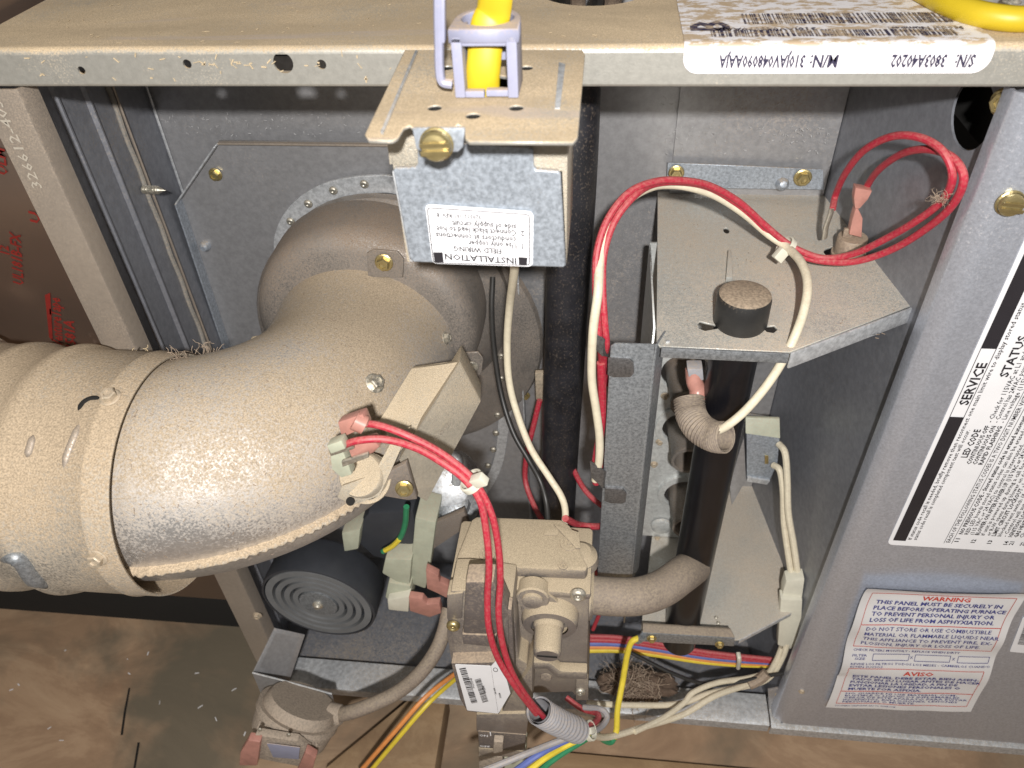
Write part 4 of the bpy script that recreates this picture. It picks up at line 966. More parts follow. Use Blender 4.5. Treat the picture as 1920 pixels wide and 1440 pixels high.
# left control housing
yh = -.0790
prism('control_housing', [gy(845,1108,yh), gy(872,1108,yh), gy(962,1120,yh), gy(972,1235,yh), gy(988,1245,yh), gy(998,1312,yh), gy(990,1340,yh), gy(892,1338,yh), gy(862,1305,yh), gy(846,1242,yh), gy(838,1195,yh), gy(840,1130,yh)], (0,.022,0), cm, gv, .0014)
prism('raised_cover', [gy(873,1092,-.0880), gy(925,1092,-.0880), gy(955,1150,-.0880), gy(930,1190,-.0880), gy(868,1188,-.0880)], (0,.012,0), M['plastic'], gv, .0012)
prism('cover_step', [gy(866,1190,-.0880), gy(931,1192,-.0880), gy(930,1214,-.0880), gy(868,1208,-.0880)], (0,.0095,0), M['plastic'], gv, .0008)
prism('cover_rib', [gy(955,1118,-.0800), gy(962,1120,-.0800), gy(968,1240,-.0800), gy(958,1238,-.0800)], (0,-.008,0), M['plastic'], gv, .0006)
prism('side_lug', [gy(838,1115,-.0800), gy(868,1112,-.0800), gy(866,1160,-.0800), gy(838,1162,-.0800)], (0,.010,0), cm, gv, .0008)
# sticker folded over the housing corner
sg = bpy.data.objects.new('barcode_sticker', None); C.objects.link(sg); sg.parent = gv; sg.matrix_parent_inverse = Matrix.Translation(-gv.location)
ysg = -.0862
prism('sticker_block', [gy(846,1244,ysg), gy(925,1242,ysg), gy(948,1238,ysg), gy(958,1290,ysg), gy(936,1339,ysg), gy(876,1334,ysg), gy(862,1310,ysg)], (0,.010,0), M['plastic'], gv, .0006)
stp = [gy(854,1245,ysg-.0004), gy(922,1250,ysg-.0004), gy(934,1228,ysg-.0004), gy(957,1300,ysg-.0004), gy(934,1337,ysg-.0004), gy(878,1330,ysg-.0004)]
plate('sticker_paper', rrect(gy(853,1246,ysg-.0004), gy(920,1249,ysg-.0004), gy(934,1338,ysg-.0004), gy(876,1332,ysg-.0004), .001), (0,-1,0), M['paper'], sg, .0003)
plate('sticker_flap', [gy(920.5,1249,ysg-.0004), gy(938,1232,ysg-.0004), gy(957,1300,ysg-.0004), gy(934.5,1338,ysg-.0004)], (0,-1,0), M['paper'], sg, .0003)
pr = Print(); rn = random.Random(9)
def barsq(pr, P00, P10, P01, n, rn, dy):        # bars across P00->P10, running along P01
    t = 0
    while t < 1:
        w = rn.choice((.012,.012,.024,.03)); g = rn.choice((.012,.016,.024)); a = P00.lerp(P10, t); c = P00.lerp(P10, min(1, t+w)); L = P01-P00
        pr.quad([a, c, c+L, a+L]); t += w+g
yq_ = ysg-.0008
barsq(pr, gy(861,1254,yq_), gy(884,1319,yq_), gy(873,1252,yq_), 30, rn, 0)
barsq(pr, gy(890,1275,yq_), gy(905,1318,yq_), gy(901,1272,yq_), 24, rn, 0)
e_ = (gy(894,1305,yq_)-gy(880,1258,yq_)).normalized()
for txt, p, L, h in (('60-101921-01', (885,1272), .012, .0020), ('AG2000', (908,1286), .009, .0020), ('24VAC 60HZ', (928,1290), .008, .0012), ('MADE', (938,1300), .006, .0012)):
    P_ = gy(*p, yq_); n2 = Vector((-e_.z,0,e_.x))*-1
    pr.add(txt, (lambda P_, n2: lambda a, b: P_+e_*a-n2*-b)(P_, n2), L, h)
cO = gy(929,1256,yq_)
for k in range(20):
    a0_, a1_ = 2*PI*k/20, 2*PI*(k+1)/20
    f_ = lambda a, r: cO+Vector((math.cos(a)*r*.6, 0, math.sin(a)*r))
    pr.quad([f_(a0_,.0024), f_(a1_,.0024), f_(a1_,.0019), f_(a0_,.0019)])
pr.build('sticker_print', M['ink'], sg)
# switch end
prism('switch_top', [gy(893,1340,-.0850), gy(985,1338,-.0850), gy(990,1352,-.0850), gy(987,1378,-.0850), gy(893,1372,-.0850)], (0,.028,0), cm, gv, .001)
prism('housing_front', [gy(935,1345,-.0830), gy(960,1300,-.0830), gy(998,1248,-.0830), gy(998,1325,-.0830), gy(988,1350,-.0830)], (0,.020,0), cm, gv, .001)
prism('switch_panel', [gy(896,1371,-.0855), gy(986,1378,-.0855), gy(984,1408,-.0855), gy(898,1402,-.0855)], (0,.022,0), M['plastic'], gv, .0006)
prism('switch_lever', [gy(927,1377,-.0862), gy(945,1378,-.0862), gy(944,1400,-.0862), gy(926,1399,-.0862)], (0,-.005,0), M['switch'], gv, .0008)
prism('switch_foot', [gy(897,1403,-.0856), gy(984,1409,-.0856), gy(982,1422,-.0856), gy(898,1416,-.0856)], (0,.022,0), cm, gv, .0008)
prism('terminal_socket', [gy(897,1418,-.0850), gy(942,1420,-.0850), gy(944,1450,-.0850), gy(898,1450,-.0850)], (0,.02,0), M['switch'], gv, .001)
prism('terminal_socket', [gy(945,1422,-.0848), gy(984,1424,-.0848), gy(984,1450,-.0848), gy(946,1450,-.0848)], (0,.02,0), M['frameplastic'], gv, .001)
pr = Print(); yo_ = -.0862
for txt, p in (('ON', (899,1380)), ('OFF', (899,1400))):
    P_ = gy(*p, yo_); pr.add(txt, (lambda P_: lambda a, b: P_+Vector((a,0,b)))(P_), .0058 if txt == 'ON' else .0075, .0026, True)
P_ = gy(918,1372,yo_); pr.quad([P_, P_+Vector((.0008,0,0)), P_+Vector((.0008,0,-.006)), P_+Vector((0,0,-.006))])
pr.build('switch_lettering', M['paper'], gv)

# ================================================================= INDUCER MOTOR AND FAN
im = thing('cooling_fan', 'round dark spiral vented cooling fan of the inducer motor under the elbow', 'fan', (-.205, .02, -.55))
fc = Y(597,1132,-.004); axf = Vector((-.05,-1,-.02)).normalized(); RF = .0448
bm = lathe_bm(fc, axf, [(-.030,.0),(-.030,RF*.93),(-.027,RF*.98),(-.004,RF),(0,RF*.985),(.0004,RF*.95),(-.006,RF*.93),(-.008,0)], 72)
obj('fan_shell', bm, M['rubber'], im, True)
U_, V_, N2_ = frame(axf)
for k, (r0, r1) in enumerate(((.360,.450),(.505,.600),(.655,.750),(.805,.925))):
    bm = bmesh.new(); lathe_bm(fc, axf, [(-.008,RF*r0),(.0002-.0006*(3-k)*.4,RF*r0),(.0002-.0006*(3-k)*.4,RF*r1),(-.008,RF*r1)], 64, bm)
    obj('fan_ring', bm, M['fanface'], im, True)
lathe('fan_gap_shade', fc, axf, [(-.0076,RF*.92),(-.0075,RF*.92),(-.0075,RF*.3)], M['dark'], im, 48)  # black disc added in place of the shade between the rings
lathe('fan_hub', fc, axf, [(-.008,RF*.34),(.0004,RF*.33),(.0008,RF*.22),(.0008,0)], M['strip'], im, 32)
lathe('hub_nut', fc+axf*.0008, axf, [(0,.0042),(.0012,.0042),(.002,.003),(.0035,.002),(.0036,0)], M['zinc'], im, 12)
mo = thing('inducer_motor', 'inducer motor stack with pale plastic coil frame right of the dark fan', 'motor', (-.16, .03, -.54))
prism('motor_core', [Y(690,962,.020), Y(775,958,.020), Y(782,1000,.020), Y(768,1062,.020), Y(700,1045,.020), Y(655,1005,.020)], (0,.030,0), M['rubber'], mo, .003)
prism('coil_frame', [Y(778,970,.012), Y(818,980,.012), Y(806,1068,.012), Y(798,1105,.012), Y(758,1090,.012), Y(772,1040,.012)], (0,.026,0), M['frameplastic'], mo, .0018)
prism('coil_block', [Y(722,1048,.006), Y(772,1050,.006), Y(768,1098,.006), Y(758,1100,.006), Y(716,1075,.006)], (0,.024,0), M['frameplastic'], mo, .0015)
prism('coil_block', [Y(728,1092,.004), Y(770,1100,.004), Y(772,1130,.004), Y(740,1140,.004), Y(722,1120,.004)], (0,.024,0), M['frameplastic'], mo, .0015)
prism('coil_block', [Y(726,1126,-.002), Y(768,1118,-.002), Y(766,1148,-.002), Y(728,1144,-.002)], (0,.012,0), M['nylon'], mo, .0012)
prism('motor_block', [Y(640,1000,.012), Y(676,992,.012), Y(672,1030,.012), Y(645,1035,.012)], (0,.02,0), M['frameplastic'], mo, .0015)
bolt('screw', Y(742,1038,.019), (0,-1,.3), .0042, M['zinc'], mo, 'pan')
lathe('motor_bearing', Y(852,948,.045), (0,-.5,1), [(0,.020),(.003,.019),(.006,.013),(.012,.012),(.014,.009),(.014,0)], M['strip'], mo, 32)
lathe('motor_end_bell', Y(838,905,.060), (0,-.7,.7), [(0,.026),(.010,.025),(.018,.020),(.022,.010),(.022,0)], M['galv'], mo, 36)
tube('coil_spring', [Y(846,852,.05), Y(856,862,.045), Y(858,885,.043), Y(856,905,.042)], .004, M['galv'], mo, 5, 10)
prism('mount_arm', [Y(806,985,.02), Y(870,958,.02), Y(880,985,.02), Y(812,1030,.02)], (0,.004,0), M['housing'], mo, .0006)
g3 = 'pink spade connectors on the motor coil'
for lab, pl in (('upper pink spade connector beside the motor coil frame', [(798,1068),(822,1080),(824,1092),(842,1100),(838,1122),(818,1112),(800,1104)]), ('lower pink spade connector beside the motor coil frame', [(766,1120),(792,1124),(800,1134),(824,1132),(828,1150),(806,1158),(768,1146)])):
    tag(prism('spade_connector', [Y(*p, -.006) for p in pl], (0,.006,0), M['pink'], None, .001), lab, 'connector', g3)
tag(tube('ground_wire', [Y(*p) for p in ((762,950,-.002),(760,980,.000),(752,1005,.001),(738,1022,.002),(718,1034,.003))], .0020, M['green'], None, 7, 10), 'green and yellow ground wire curling onto the motor', 'wire')
tag(tube('ground_wire', [Y(*p) for p in ((748,1012,-.0006),(737,1023,-.0006),(722,1032,.0004))], .0018, M['yellow'], None, 5, 8), 'yellow streak of wire beside the green ground wire on the motor', 'wire')

# bracket and pressure switch
br = thing('switch_bracket', 'bent galvanised bracket holding the round pressure switch', 'bracket', Y(540,1290,-.03))
prism('bracket_leg', [Y(516,1178,-.010), Y(572,1190,-.004), Y(540,1285,-.030), Y(475,1262,-.040)], (-.0010,.0006,0), M['galvdark'], br, .0003)
prism('bracket_face', [Y(473,1262,-.042), Y(622,1302,-.042), Y(628,1325,-.042), Y(610,1345,-.042), Y(495,1316,-.042)], (0,.0012,0), M['galvdark'], br, .0003)
tube('bracket_edge', [Y(473,1261,-.0425), Y(550,1281,-.0425), Y(622,1301,-.0425)], .0007, M['galv'], br, 2, 6)
for p in ((547,1288),(585,1298),(612,1312)): bolt('dimple', Y(*p, -.0432), (0,-1,0), .0032, M['nylon'], br, 'rivet')
ps = thing('pressure_switch', 'round dusty pressure switch with hose port and copper terminals', 'pressure switch', Y(555,1380,-.06))
pcn = Y(556,1343,-.066); ax = Vector((-.36,-.60,-.68)).normalized(); KS = 1.22
lathe('switch_body', pcn, ax, [(h*KS*1.1, r*KS) for h, r in ((-.010,0),(-.010,.0205),(-.007,.0225),(-.0045,.0230),(-.0045,.0258),(-.0010,.0262),(-.0010,.0250),(.002,.0250),(.010,.0238),(.012,.0215),(.0122,0))], M['switch'], ps, 56)
U_, V_, N3 = frame(ax)
for a in (.6, 2.2, 3.5, 5.0):
    d = U_*math.cos(a)+V_*math.sin(a); tube('body_rib', [pcn+d*.0250*KS+ax*.001, pcn+d*.0240*KS+ax*.018], .0012, M['switch'], ps, 3, 6)
lathe('port_cap', Y(628,1340,-.060), (.9,-.1,.1), [(-.004,.0085),(.004,.008),(.006,.0062),(.006,0)], M['switch'], ps, 20)
prism('terminal_deck', [Y(478,1378,-0.0970), Y(556,1390,-0.0950), Y(580,1408,-0.0950), Y(572,1440,-0.0970), Y(470,1420,-0.0990)], (0,.006,-.001), M['switch'], ps, .001)
prism('type_sticker', [Y(500,1394,-0.0982), Y(562,1402,-0.0978), Y(560,1424,-0.0980), Y(512,1420,-0.0984)], (0,.0006,0), M['clamp'], ps, .0002)
prism('copper_tab', [Y(465,1388,-0.1010), Y(488,1392,-0.1010), Y(482,1436,-0.1030), Y(448,1436,-0.1030), Y(450,1412,-0.1020)], (0,.006,0), M['pink'], ps, .001)
prism('copper_tab', [Y(572,1410,-0.0990), Y(592,1422,-0.0990), Y(584,1450,-0.0990), Y(556,1446,-0.0990)], (0,.006,0), M['pink'], ps, .001)
for p in ((487,1368),(541,1378)): lathe('rivet', Y(*p, -0.0990), (0,-.9,.3), [(0,.0016),(.0008,.0012),(.0009,0)], M['zinc'], ps, 10)
tag(tube('pressure_hose', [Y(*p) for p in ((630,1341,-.060),(662,1334,-.060),(700,1320,-.056),(745,1298,-.048),(785,1265,-.040),(815,1225,-.030),(832,1185,-.018),(842,1140,-.004))], .0054, M['hose'], None, 8, 20), 'dusty grey tan rubber hose curving from the pressure switch up behind the gas valve', 'hose')

# ================================================================= LOWER WIRING
tag(tube('orange_wire', [Y(*p) for p in ((860,1258,-.012),(800,1305,-.04),(740,1372,-.06),(672,1450,-.075))], .0018, M['orange'], None, 6, 8), 'orange wire running down to the left beside the yellow one', 'wire')
tag(tube('yellow_wire', [Y(*p) for p in ((860,1268,-.012),(806,1316,-.04),(748,1382,-.06),(686,1456,-.075))], .0018, M['yellow'], None, 6, 8), 'yellow wire running down to the left beside the orange one', 'wire')
lows = [('red', 0, 'deep red wire, top of the bundle low behind the gas pipe'), ('blue', 7, 'blue wire in the bundle low behind the gas pipe'), ('orange', 13, 'brownish wire in the bundle low behind the gas pipe'), ('yellow', 20, 'yellow wire, lowest of the bundle behind the gas pipe'), ('red', -7, 'second dark red wire above the bundle behind the gas pipe')]
for c_, dy, lab in lows:
    tag(tube((c_)+'_wire', [Y(1096,1200+dy,.030), Y(1160,1202+dy*.9,.031), Y(1230,1212+dy*.8,.030), Y(1310,1226+dy*.7,.028), Y(1380,1234+dy*.6,.027), Y(1452,1240+dy*.4,.026)], .0021, M[c_], None, 6, 8), lab, 'wire', 'wires of the low bundle')
tag(tube('bundle_tie', [Y(1384,1224,.022), Y(1386,1236,.018), Y(1384,1252,.022)], .0018, M['nylon'], None, 4, 8), 'clear tie round the low wire bundle right of the manifold mount', 'cable tie')
lint('fibre_insulation', (1190,1285), .012, 260, .022, 'brown fluffy fibre clump lying on the cabinet floor behind the yellow wire', 'lint', .00025, seed=12)
M['fluff'] = plain('brown_fibre_clump', (.13,.09,.065), 1, 0, .3, 300, bumpy=1.0)
bm = bmesh.new(); bmesh.ops.create_icosphere(bm, subdivisions=4, radius=1); rn = random.Random(4)
from mathutils import noise as mn
cfl = Y(1195,1285,.015)
for v in bm.verts:
    k = 1+.35*mn.noise(v.co*2.5)+.2*mn.noise(v.co*7); v.co = Vector((v.co.x*.030*k, v.co.y*.014*k, v.co.z*.009*k))+cfl
fo = obj('fibre_wad', bm, M['fluff'], None, 'all'); tag(fo, 'matted brown wad of fibre low behind the yellow wire', 'fibre wad'); fo['kind'] = 'stuff'
# yellow ground wire and crimp
yw = thing('yellow_ground_wire', 'yellow wire with ring terminal bent down from the manifold mount', 'wire', Y(1180,1260,-.02))
tube('wire_sheath', [Y(*p) for p in ((1198,1196,-.012),(1184,1204,-.014),(1176,1228,-.018),(1168,1275,-.028),(1158,1330,-.044),(1156,1368,-.054),(1150,1386,-.060))], .0022, M['yellow'], yw, 8, 10)
tube('green_end', [Y(*p) for p in ((1152,1384,-.0598),(1145,1392,-.062),(1132,1388,-.064),(1118,1374,-.066),(1105,1366,-.067))], .0020, M['green'], yw, 6, 10)
tube('crimp', [Y(1194,1201,-.012), Y(1206,1194,-.012)], .0030, M['strip'], yw, 3, 10)
cs = thing('corrugated_loom', 'grey corrugated loom tube round the red wires below the valve', 'loom tube', Y(1050,1370,-.09))
bellows('loom_sleeve', [Y(*p) for p in ((1010,1332,-.102),(1030,1345,-.099),(1055,1358,-.094),(1084,1370,-.088))], .0080, M['grey'], cs, ribs=13, amp=.07, seg=24)
for c_, P, lab in (('grey', ((1080,1366,-.088),(1108,1372,-.080),(1128,1362,-.070),(1138,1345,-.062),(1128,1330,-.058),(1095,1326,-.054)), 'grey wire looping round from the loom tube under the valve'),
                   ('red', ((1076,1360,-.088),(1098,1362,-.080),(1118,1352,-.068),(1120,1338,-.060),(1090,1328,-.052),(1062,1308,-.045)), 'dark red wire looping back under the gas valve'),
                   ('blue', ((1105,1366,-.078),(1080,1380,-.086),(1045,1396,-.094),(1005,1418,-.104),(960,1450,-.112)), 'blue wire leaving the cable tie to the lower left'),
                   ('yellow', ((1108,1372,-.079),(1085,1386,-.087),(1052,1403,-.094),(1018,1424,-.104),(985,1450,-.112)), 'yellow wire leaving the cable tie to the lower left'),
                   ('green', ((1110,1378,-.078),(1088,1392,-.086),(1058,1410,-.094),(1030,1430,-.102),(1008,1450,-.110)), 'green wire leaving the cable tie to the lower left'),
                   ('grey', ((1100,1360,-.082),(1070,1380,-.090),(1030,1396,-.097),(985,1414,-.106),(930,1436,-.114),(880,1455,-.12)), 'thick grey wire sweeping left below the valve switch')):
    tag(tube(c_+'_wire', [Y(*p) for p in P], .0021, M[c_], None, 7, 9), lab, 'wire')
ziptie(Y(1106,1370,-.080), (.8,0,.5), .0062, M['nylon'], 'milky cable tie bunching the wires below the gas valve', (0,-.001,.002))
# white pair with connector at right
g4 = 'white lead pair from the small galvanised box'
def ww_(P, lab, r=.0024): tag(tube('white_wire', [Y(*p) for p in P], r, M['white'], None, 7, 10), lab, 'wire', g4 if 'lead' in lab else None)
ww_(((1460,832,.086),(1472,850,.078),(1476,900,.070),(1478,960,.060),(1488,1020,.050),(1498,1090,.038)), 'right hand white lead from the small galvanised box')
ww_(((1450,872,.084),(1462,882,.078),(1468,920,.070),(1470,980,.060),(1478,1040,.048),(1486,1092,.038)), 'left hand white lead from the small galvanised box')
ct = thing('plug_connector', 'milky two piece plug joining the white leads low beside the door panel', 'connector', Y(1482,1160,.03))
prism('plug_half', [Y(1474,1090,.033), Y(1509,1086,.033), Y(1504,1124,.030), Y(1506,1150,.028), Y(1500,1158,.028), Y(1464,1156,.028), Y(1468,1110,.031)], (0,.010,0), M['nylon'], ct, .0012)
prism('socket_half', [Y(1464,1124,.0265), Y(1505,1126,.0265), Y(1500,1205,.020), Y(1482,1218,.020), Y(1458,1210,.020)], (0,.009,0), M['nylon'], ct, .0012)
tube('connector_band', [Y(1464,1154,.0258), Y(1503,1158,.0258)], .0010, M['nylon'], ct, 2, 6)
ww_(((1476,1206,.022),(1468,1230,.018),(1450,1262,.014),(1425,1280,.010),(1380,1290,.004),(1330,1300,-.004),(1270,1320,-.012),(1180,1322,-.018),(1100,1318,-.022)), 'cream wire sagging along the bottom to the valve')
ww_(((1466,1214,.022),(1455,1240,.017),(1436,1268,.012),(1400,1284,.006),(1340,1305,-.008),(1280,1340,-.024),(1210,1362,-.042),(1140,1382,-.062),(1104,1376,-.078)), 'lower cream wire running to the cable tie under the valve')
ww_(((1440,1262,.012),(1400,1272,.008),(1345,1280,.000),(1300,1298,-.010),(1282,1318,-.018),(1245,1345,-.032),(1190,1372,-.050)), 'twisted cream wire crossing the others near the rail', .0022)
wire('black_wire', ((1470,1262,.012),(1435,1268,.008),(1390,1278,.004),(1330,1284,.002),(1260,1262,.004),(1180,1222,.012)), .0016, M['black'], 'thin black wire lying over the cream wires')
tag(tube('joint_tape', [Y(1438,1262,.0095), Y(1424,1274,.0065), Y(1404,1284,.003)], .0042, M['bakelite'], None, 4, 10), 'dark wrapped joint where the cream wires cross', 'tape wrap')

# ================================================================= BLOWER DOOR PANEL
dp = thing('blower_door', 'blue grey steel blower door panel carrying service and warning labels', 'door panel', (.3, .0, -.64))
zt_d, zb_d = ZL-.004, -.640
prof = [(.1590,.012), (.1592,.0042), (.1600,.0028), (.1665,-.0010), (.1690,-.0018), (.1715,-.0020), (.60,-.0020), (.60,-.0008), (.1715,-.0008), (.1690,-.0006), (.1668,.0002), (.1604,.0040), (.1602,.012)]
prism('door_panel', [Vector((x,y,zt_d)) for x, y in prof], (0,0,zb_d-zt_d), M['door'], dp, 0)
bolt('brass_screw', Y(1893,380,-.0022), (0,-1,0),   .0058, M['brass'], dp, 'slot', -.1)
bolt('screw', Y(1503,1293,-.0008), (-.2,-1,0), .0032, M['dustyscrew'], dp, 'hex')
yd = -.0024
# service label: sheet of print running upwards
sl = bpy.data.objects.new('service_label', None); C.objects.link(sl); sl.parent = dp; sl.matrix_parent_inverse = Matrix.Translation(-dp.location)
A0 = Y(1663,1021,yd); zlo_ = A0.z; xlo = A0.x
zup = Y(1925,440,yd).z
plate('label_paper', rrect(Vector((xlo,yd,zlo_)), Vector((xlo+.20,yd,zlo_)), Vector((xlo+.20,yd,zup+.08)), Vector((xlo,yd,zup+.08)), .004), (0,-1,0), M['paper'], sl, .0003)
pr = Print(); yp = yd-.0004
def dl(px, py): P = Y(px, py, yp); return P
zbar0 = dl(1672,1013).z; zs0 = dl(1795,782).z; zs1 = dl(1883,655).z; xb0, xb1 = dl(1668,1012).x, dl(1692,1014).x
x_l, x_r = xlo+.0022, xlo+.0095
zt9 = zup+.078
def vq(xa, xb, za, zb): pr.quad([Vector((xa,yp,za)), Vector((xb,yp,za)), Vector((xb,yp,zb)), Vector((xa,yp,zb))])
vq(x_l, x_r, zbar0, zs0); vq(x_l, x_r, zs1, zt9)
vq(x_l, x_l+.0003, zs0, zs1); vq(x_r-.0003, x_r, zs0, zs1)
def vt(txt, xbase, z0, L, h, bold=False): pr.add(txt, lambda a, b: Vector((xbase-b, yp, z0+a)), L, h, bold)
xs = lambda px, py: dl(px, py).x
vt('SERVICE', x_l+.0062, zs0+.0085, (zs1-zs0)*.62, .0047, True)
z00 = dl(1705,1012).z
xA = x_r
vt('If status code recall is needed, briefly remove then reconnect one main limit wire to display stored status code. On RED LED boards do not remove power.', xA+.0030, z00, .262, .0023)
vt('status code recall is completed component test will occur.', xA+.0060, z00, .094, .0023)
zc = dl(1800,872).z
vt('LED CODE', xA+.0112, zc+.006, .0215, .0034, True); vt('STATUS', xA+.0112, zc+.064, .026, .0042, True)
for k, (a, b_) in enumerate((('CONTINUOUS OFF', '- Check for 115VAC at L1 and L2, and fuse'), ('CONTINUOUS ON', '- Control has 24VAC power.'), ('RAPID FLASHING', '- Line voltage (115VAC) polarity reversed'))):
    vt(a, xA+.0146+.0031*k, zc+.001, .0295, .0023, True); vt(b_, xA+.0146+.0031*k, zc+.033, .00163*len(b_), .0024)
def rule(x): vq(x, x+.00022, zbar0, zt9)
rule(xA+.0222)
vt('EACH OF THE FOLLOWING STATUS CODES IS A TWO DIGIT NUMBER WITH THE FIRST DIGIT DETERMINED BY THE NUMBER OF', xA+.0254, zbar0+.001, .205, .0023)
rule(xA+.0266)
rows = [('11', 'NO PREVIOUS CODE - Stored status code is erased automatically after 72 hours. On', 1), ('', 'RED LED boards stored status codes can also be erased when power', 0), ('', '(115 VAC or 24 VAC) to control is interrupted.', 0),
        ('12', 'BLOWER ON AFTER POWER UP (115 VAC or 24 VAC) - Blower runs', 1), ('', 'if unit is powered up during a call for heat (R-W closed)', 0), ('', 'or R-W opens during blower on delay period.', 0),
        ('13', 'LIMIT CIRCUIT LOCKOUT - Lockout occurs if the limit', 1), ('', 'blocked vent switch (if used) is open longer than', 0), ('', '- Control will auto reset after three hours.', 0),
        ('14', 'IGNITION LOCKOUT - Check for: System tried', 1), ('21', 'GAS HEATING LOCKOUT - Control will not', 1), ('', 'Check for: - Mis-wired gas valve', 0), ('22', 'ABNORMAL FLAME-PROVING SIGNAL', 1)]
for k, (n_, t_1, bo) in enumerate(rows):
    xx_ = xA+.0300+.0031*k
    if n_: vt(n_, xx_, zbar0+.002, .0034, .0024, True)
    vt(t_1, xx_, zbar0+.0095, .00168*len(t_1), .0023, bool(bo))
    if bo and k: pass
pr.build('label_lettering', M['ink'], sl)

# warning label, loose and wrinkled
wl_ = bpy.data.objects.new('warning_label', None); C.objects.link(wl_); wl_.parent = dp; wl_.matrix_parent_inverse = Matrix.Translation(-dp.location)
q4 = [Y(1547,1321,-.003), Y(1818,1329,-.003), Y(1925,1106,-.003), Y(1622,1094,-.003)]   # bl br tr tl
from mathutils import noise as mn2
def wsurf(u, v, e=0.0):
    P = q4[0]*(1-u)*(1-v)+q4[1]*u*(1-v)+q4[2]*u*v+q4[3]*(1-u)*v
    P = P+Vector((.0012*math.sin(PI*v*2.0)*(1), 0, 0))
    w = .0011*math.sin(v*19+2.5*u+.8*math.sin(u*5))*(.35+.65*math.exp(-((v-.52)/.22)**2))+.0007*mn2.noise(Vector((u*4, v*7, .3)))
    curl = .0045*max(0, (v-.955)/.045)**2*(.35+.65*math.sin(PI*min(1, u*1.1)))+.0012*max(0, (.1-u)/.1)**2*(v > .3)
    return P+Vector((0, -(.0022+w+curl)-e, curl*.6))
bm = bmesh.new(); nu, nv = 30, 60
gr = [[bm.verts.new(wsurf(i/nu, j/nv)) for i in range(nu+1)] for j in range(nv+1)]
for j in range(nv):
    for i in range(nu): bm.faces.new((gr[j][i], gr[j][i+1], gr[j+1][i+1], gr[j+1][i]))
obj('label_paper', bm, M['vinyl'], wl_, 'all')
Wd = (q4[1]-q4[0]).length; Hd = (q4[3]-q4[0]).length
pb, prd, pbl = Print(), Print(), Print()
fn = lambda u0, v0: (lambda a, b: wsurf(u0+a, v0+b, .0006))
def wt(pp, txt, u0, v0, w, h, bold=False): pp.add(txt, fn(u0, v0), w, h, bold)
wt(prd, 'WARNING', .38, .922, .30, .030, True)
for k, s_ in enumerate(('THIS PANEL MUST BE SECURELY IN', 'PLACE BEFORE OPERATING FURNACE', 'TO PREVENT PERSONAL INJURY OR', 'LOSS OF LIFE FROM ASPHYXIATION.')):
    wt(pb, s_, .105, .882-.041*k, (.79,.83,.78,.79)[k], .027, True)
prd.line(lambda a, b: wsurf(a, b, .0003), .06, .735, .95, .735, .005, 20)
for k, s_ in enumerate(('DO NOT STORE OR USE COMBUSTIBLE', 'MATERIAL OR FLAMMABLE LIQUIDS NEAR', 'THIS APPLIANCE TO PREVENT FIRE, EX-', 'PLOSION, INJURY OR LOSS OF LIFE.')):
    wt(pbl, s_, .10, .695-.042*k, (.80,.86,.83,.77)[k], .027)
F1 = lambda a, b: wsurf(a, b, .0006)
def rectl(pp, u0, v0, u1, v1, w, n=16):
    pp.line(F1, u0, v0, u1, v0, w, n); pp.line(F1, u0, v1, u1, v1, w, n); pp.line(F1, u0, v0, u0, v1, w*.8, n); pp.line(F1, u1, v0, u1, v1, w*.8, n)
rectl(prd, .055, .55, .95, .962, .004)
wt(pbl, 'CHECK FILTERS MONTHLY - REPLACE WHEN DIRTY', .06, .515, .70, .017)
wt(pbl, 'FILTER', .06, .475, .10, .016); wt(pbl, 'SIZE', .08, .452, .07, .016)
for a_, b_2 in ((.20,.44), (.48,.71), (.76,.96)): rectl(pbl, a_, .448, b_2, .495, .004, 6)
wt(pbl, 'X', .448, .462, .02, .02); wt(pbl, 'X', .722, .462, .02, .02)
wt(pbl, 'REVISE LOS FILTROS TODOS LOS MESES - CAMBIELOS CUANDO', .06, .415, .92, .015); wt(pbl, 'ESTEN SUCIOS', .06, .393, .22, .014)
rectl(prd, .055, .055, .95, .385, .004)
wt(prd, 'AVISO', .43, .335, .20, .033, True)
for k, s_ in enumerate(('ESTE PANEL DEBE ESTAR BIEN ASEN-', 'TADO EN SU LUGAR ANTES DE HACER', 'FUNCIONAR LA UNIDAD, A FIN DE', 'EVITAR LESIONES PERSONALES O', 'MUERTE POR ASFIXIA.')):
    wt(pb, s_, .10, .300-.030*k, (.84,.86,.72,.75,.50)[k], .021, True)
prd.line(F1, .06, .168, .95, .168, .005, 20)
for k, s_ in enumerate(('NO GUARDE NI USE MATERIAL COM-', 'BUSTIBLE O LIQUIDOS INFLAMABLES', 'CERCA DE ESTE APARATO PARA EVITAR', 'INCENDIOS, EXPLOSIONES, LESIONES', 'PERSONALES O MUERTE.')):
    wt(pbl, s_, .095, .143-.0195*k, (.76,.78,.84,.78,.50)[k], .0145)
wt(pbl, 'SOUTHERN CALIFORNIA GAS CO. FORM 6148', .055, .028, .42, .010)
pb.build('bold_print', M['blueink'], wl_); prd.build('red_print', M['redink'], wl_); pbl.build('fine_print', M['blueink'], wl_)
# edge of a third label
tl3 = bpy.data.objects.new('small_label', None); C.objects.link(tl3); tl3.parent = dp; tl3.matrix_parent_inverse = Matrix.Translation(-dp.location)
plate('label_paper', rrect(Y(1893,1222,-.0026), Y(1960,1228,-.0026), Y(1985,1165,-.0026), Y(1918,1158,-.0026), .0015), (0,-1,0), M['paper'], tl3, .0003)
pr = Print(); barsq(pr, Y(1908,1208,-.0031), Y(1922,1170,-.0031), Y(1935,1211,-.0031), 20, random.Random(2), 0); pr.build('label_bars', M['ink'], tl3)

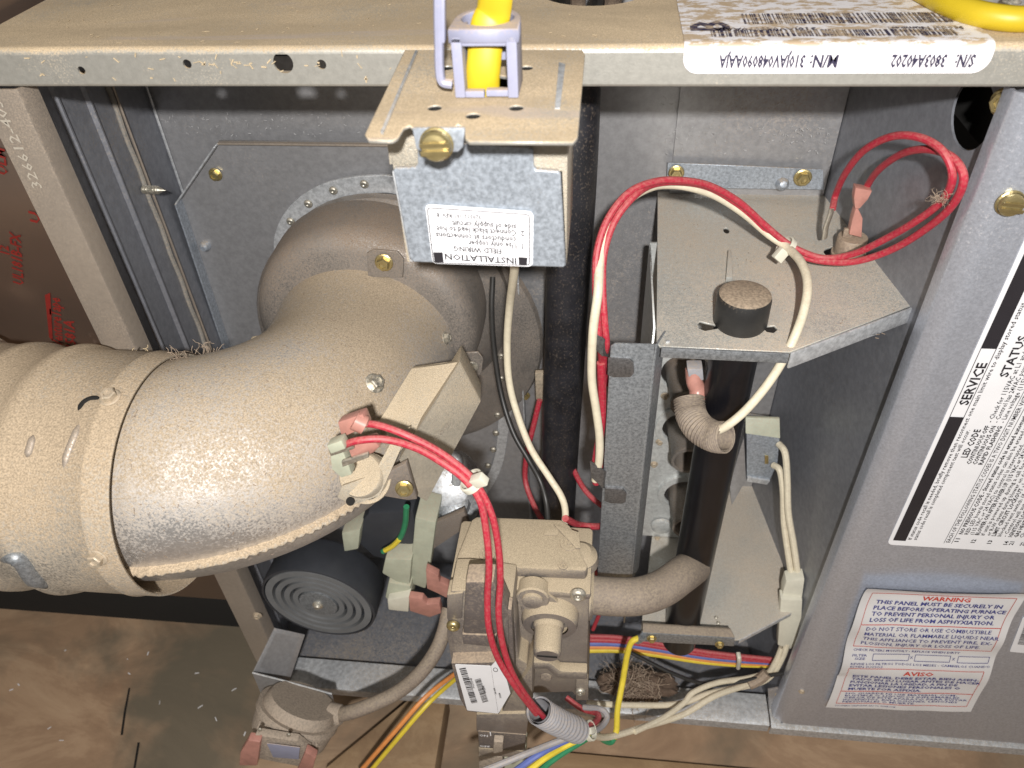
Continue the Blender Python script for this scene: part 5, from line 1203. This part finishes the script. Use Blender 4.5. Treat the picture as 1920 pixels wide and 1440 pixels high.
# ================================================================= LOOSE FLECKS
def flecks(name, label, spots, size, mat, parent, seed):
    rn = random.Random(seed); bm = bmesh.new()
    for P, N in spots:
        U, V, W = frame(N); a = rn.uniform(0, PI); d = U*math.cos(a)+V*math.sin(a); e = V*math.cos(a)-U*math.sin(a); L = size*rn.uniform(.5, 1.6); w = size*rn.uniform(.15, .45)
        prism_bm([P-d*L-e*w, P+d*L-e*w*.6, P+d*L*.9+e*w, P-d*L*.8+e*w*.7], W*size*.2, 0, bm)
    o = obj(name, bm, M[mat], parent, False, 'stuff')
    if label: tag(o, label, 'debris')
    return o
rn = random.Random(21)
sp_ = [(Z(rn.uniform(20,460), rn.uniform(1210,1435), ZF+.0003), (0,0,1)) for _ in range(14)]
flecks('pale_flecks', 'small pale flecks scattered on the plywood at lower left', sp_, .0016, 'paper', None, 3)
sp_ = [(Y(rn.gauss(430,40), rn.gauss(119,4), -.0003), (0,-1,0)) for _ in range(22)]+[(Y(rn.uniform(30,760), rn.uniform(98,150), -.0003), (0,-1,0)) for _ in range(24)]
flecks('sawdust_chips', None, sp_, .0009, 'chip', cab, 5)
sp_ = [(Z(rn.uniform(100,1240), rn.uniform(2,84), ZT+.0003), (0,0,1)) for _ in range(70)]
flecks('sawdust_chips', None, sp_, .0007, 'chip', cab, 6)
sp_ = []
for _ in range(420):
    P, Nn = hit(etree, rn.uniform(230,860), rn.uniform(505,1060))
    if P is not None: sp_.append((P+Nn*.0002, Nn))
flecks('dark_specks', None, sp_, .0007, 'bakelite', elb, 8)
sp_ = [(Z(rn.uniform(1250,1680), rn.uniform(365,640), zs+.0003), (0,0,1)) for _ in range(90)]
flecks('dust_specks', None, sp_, .0006, 'bakelite', bb, 9)
sp_ = [(Y(rn.uniform(1240,1560), rn.choice((182,196,240,252,265,283))+rn.gauss(0,2.5), YB-.0058), (0,-1,0)) for _ in range(110)]
flecks('pale_spots', None, sp_, .0007, 'chalk', cab, 10)
sp_ = [(Y(rn.uniform(300,700), rn.choice((216,226,238,250))+rn.gauss(0,2.5), YB-.0018), (0,-1,0)) for _ in range(80)]
flecks('pale_spots', None, sp_, .0007, 'chalk', cab, 11)
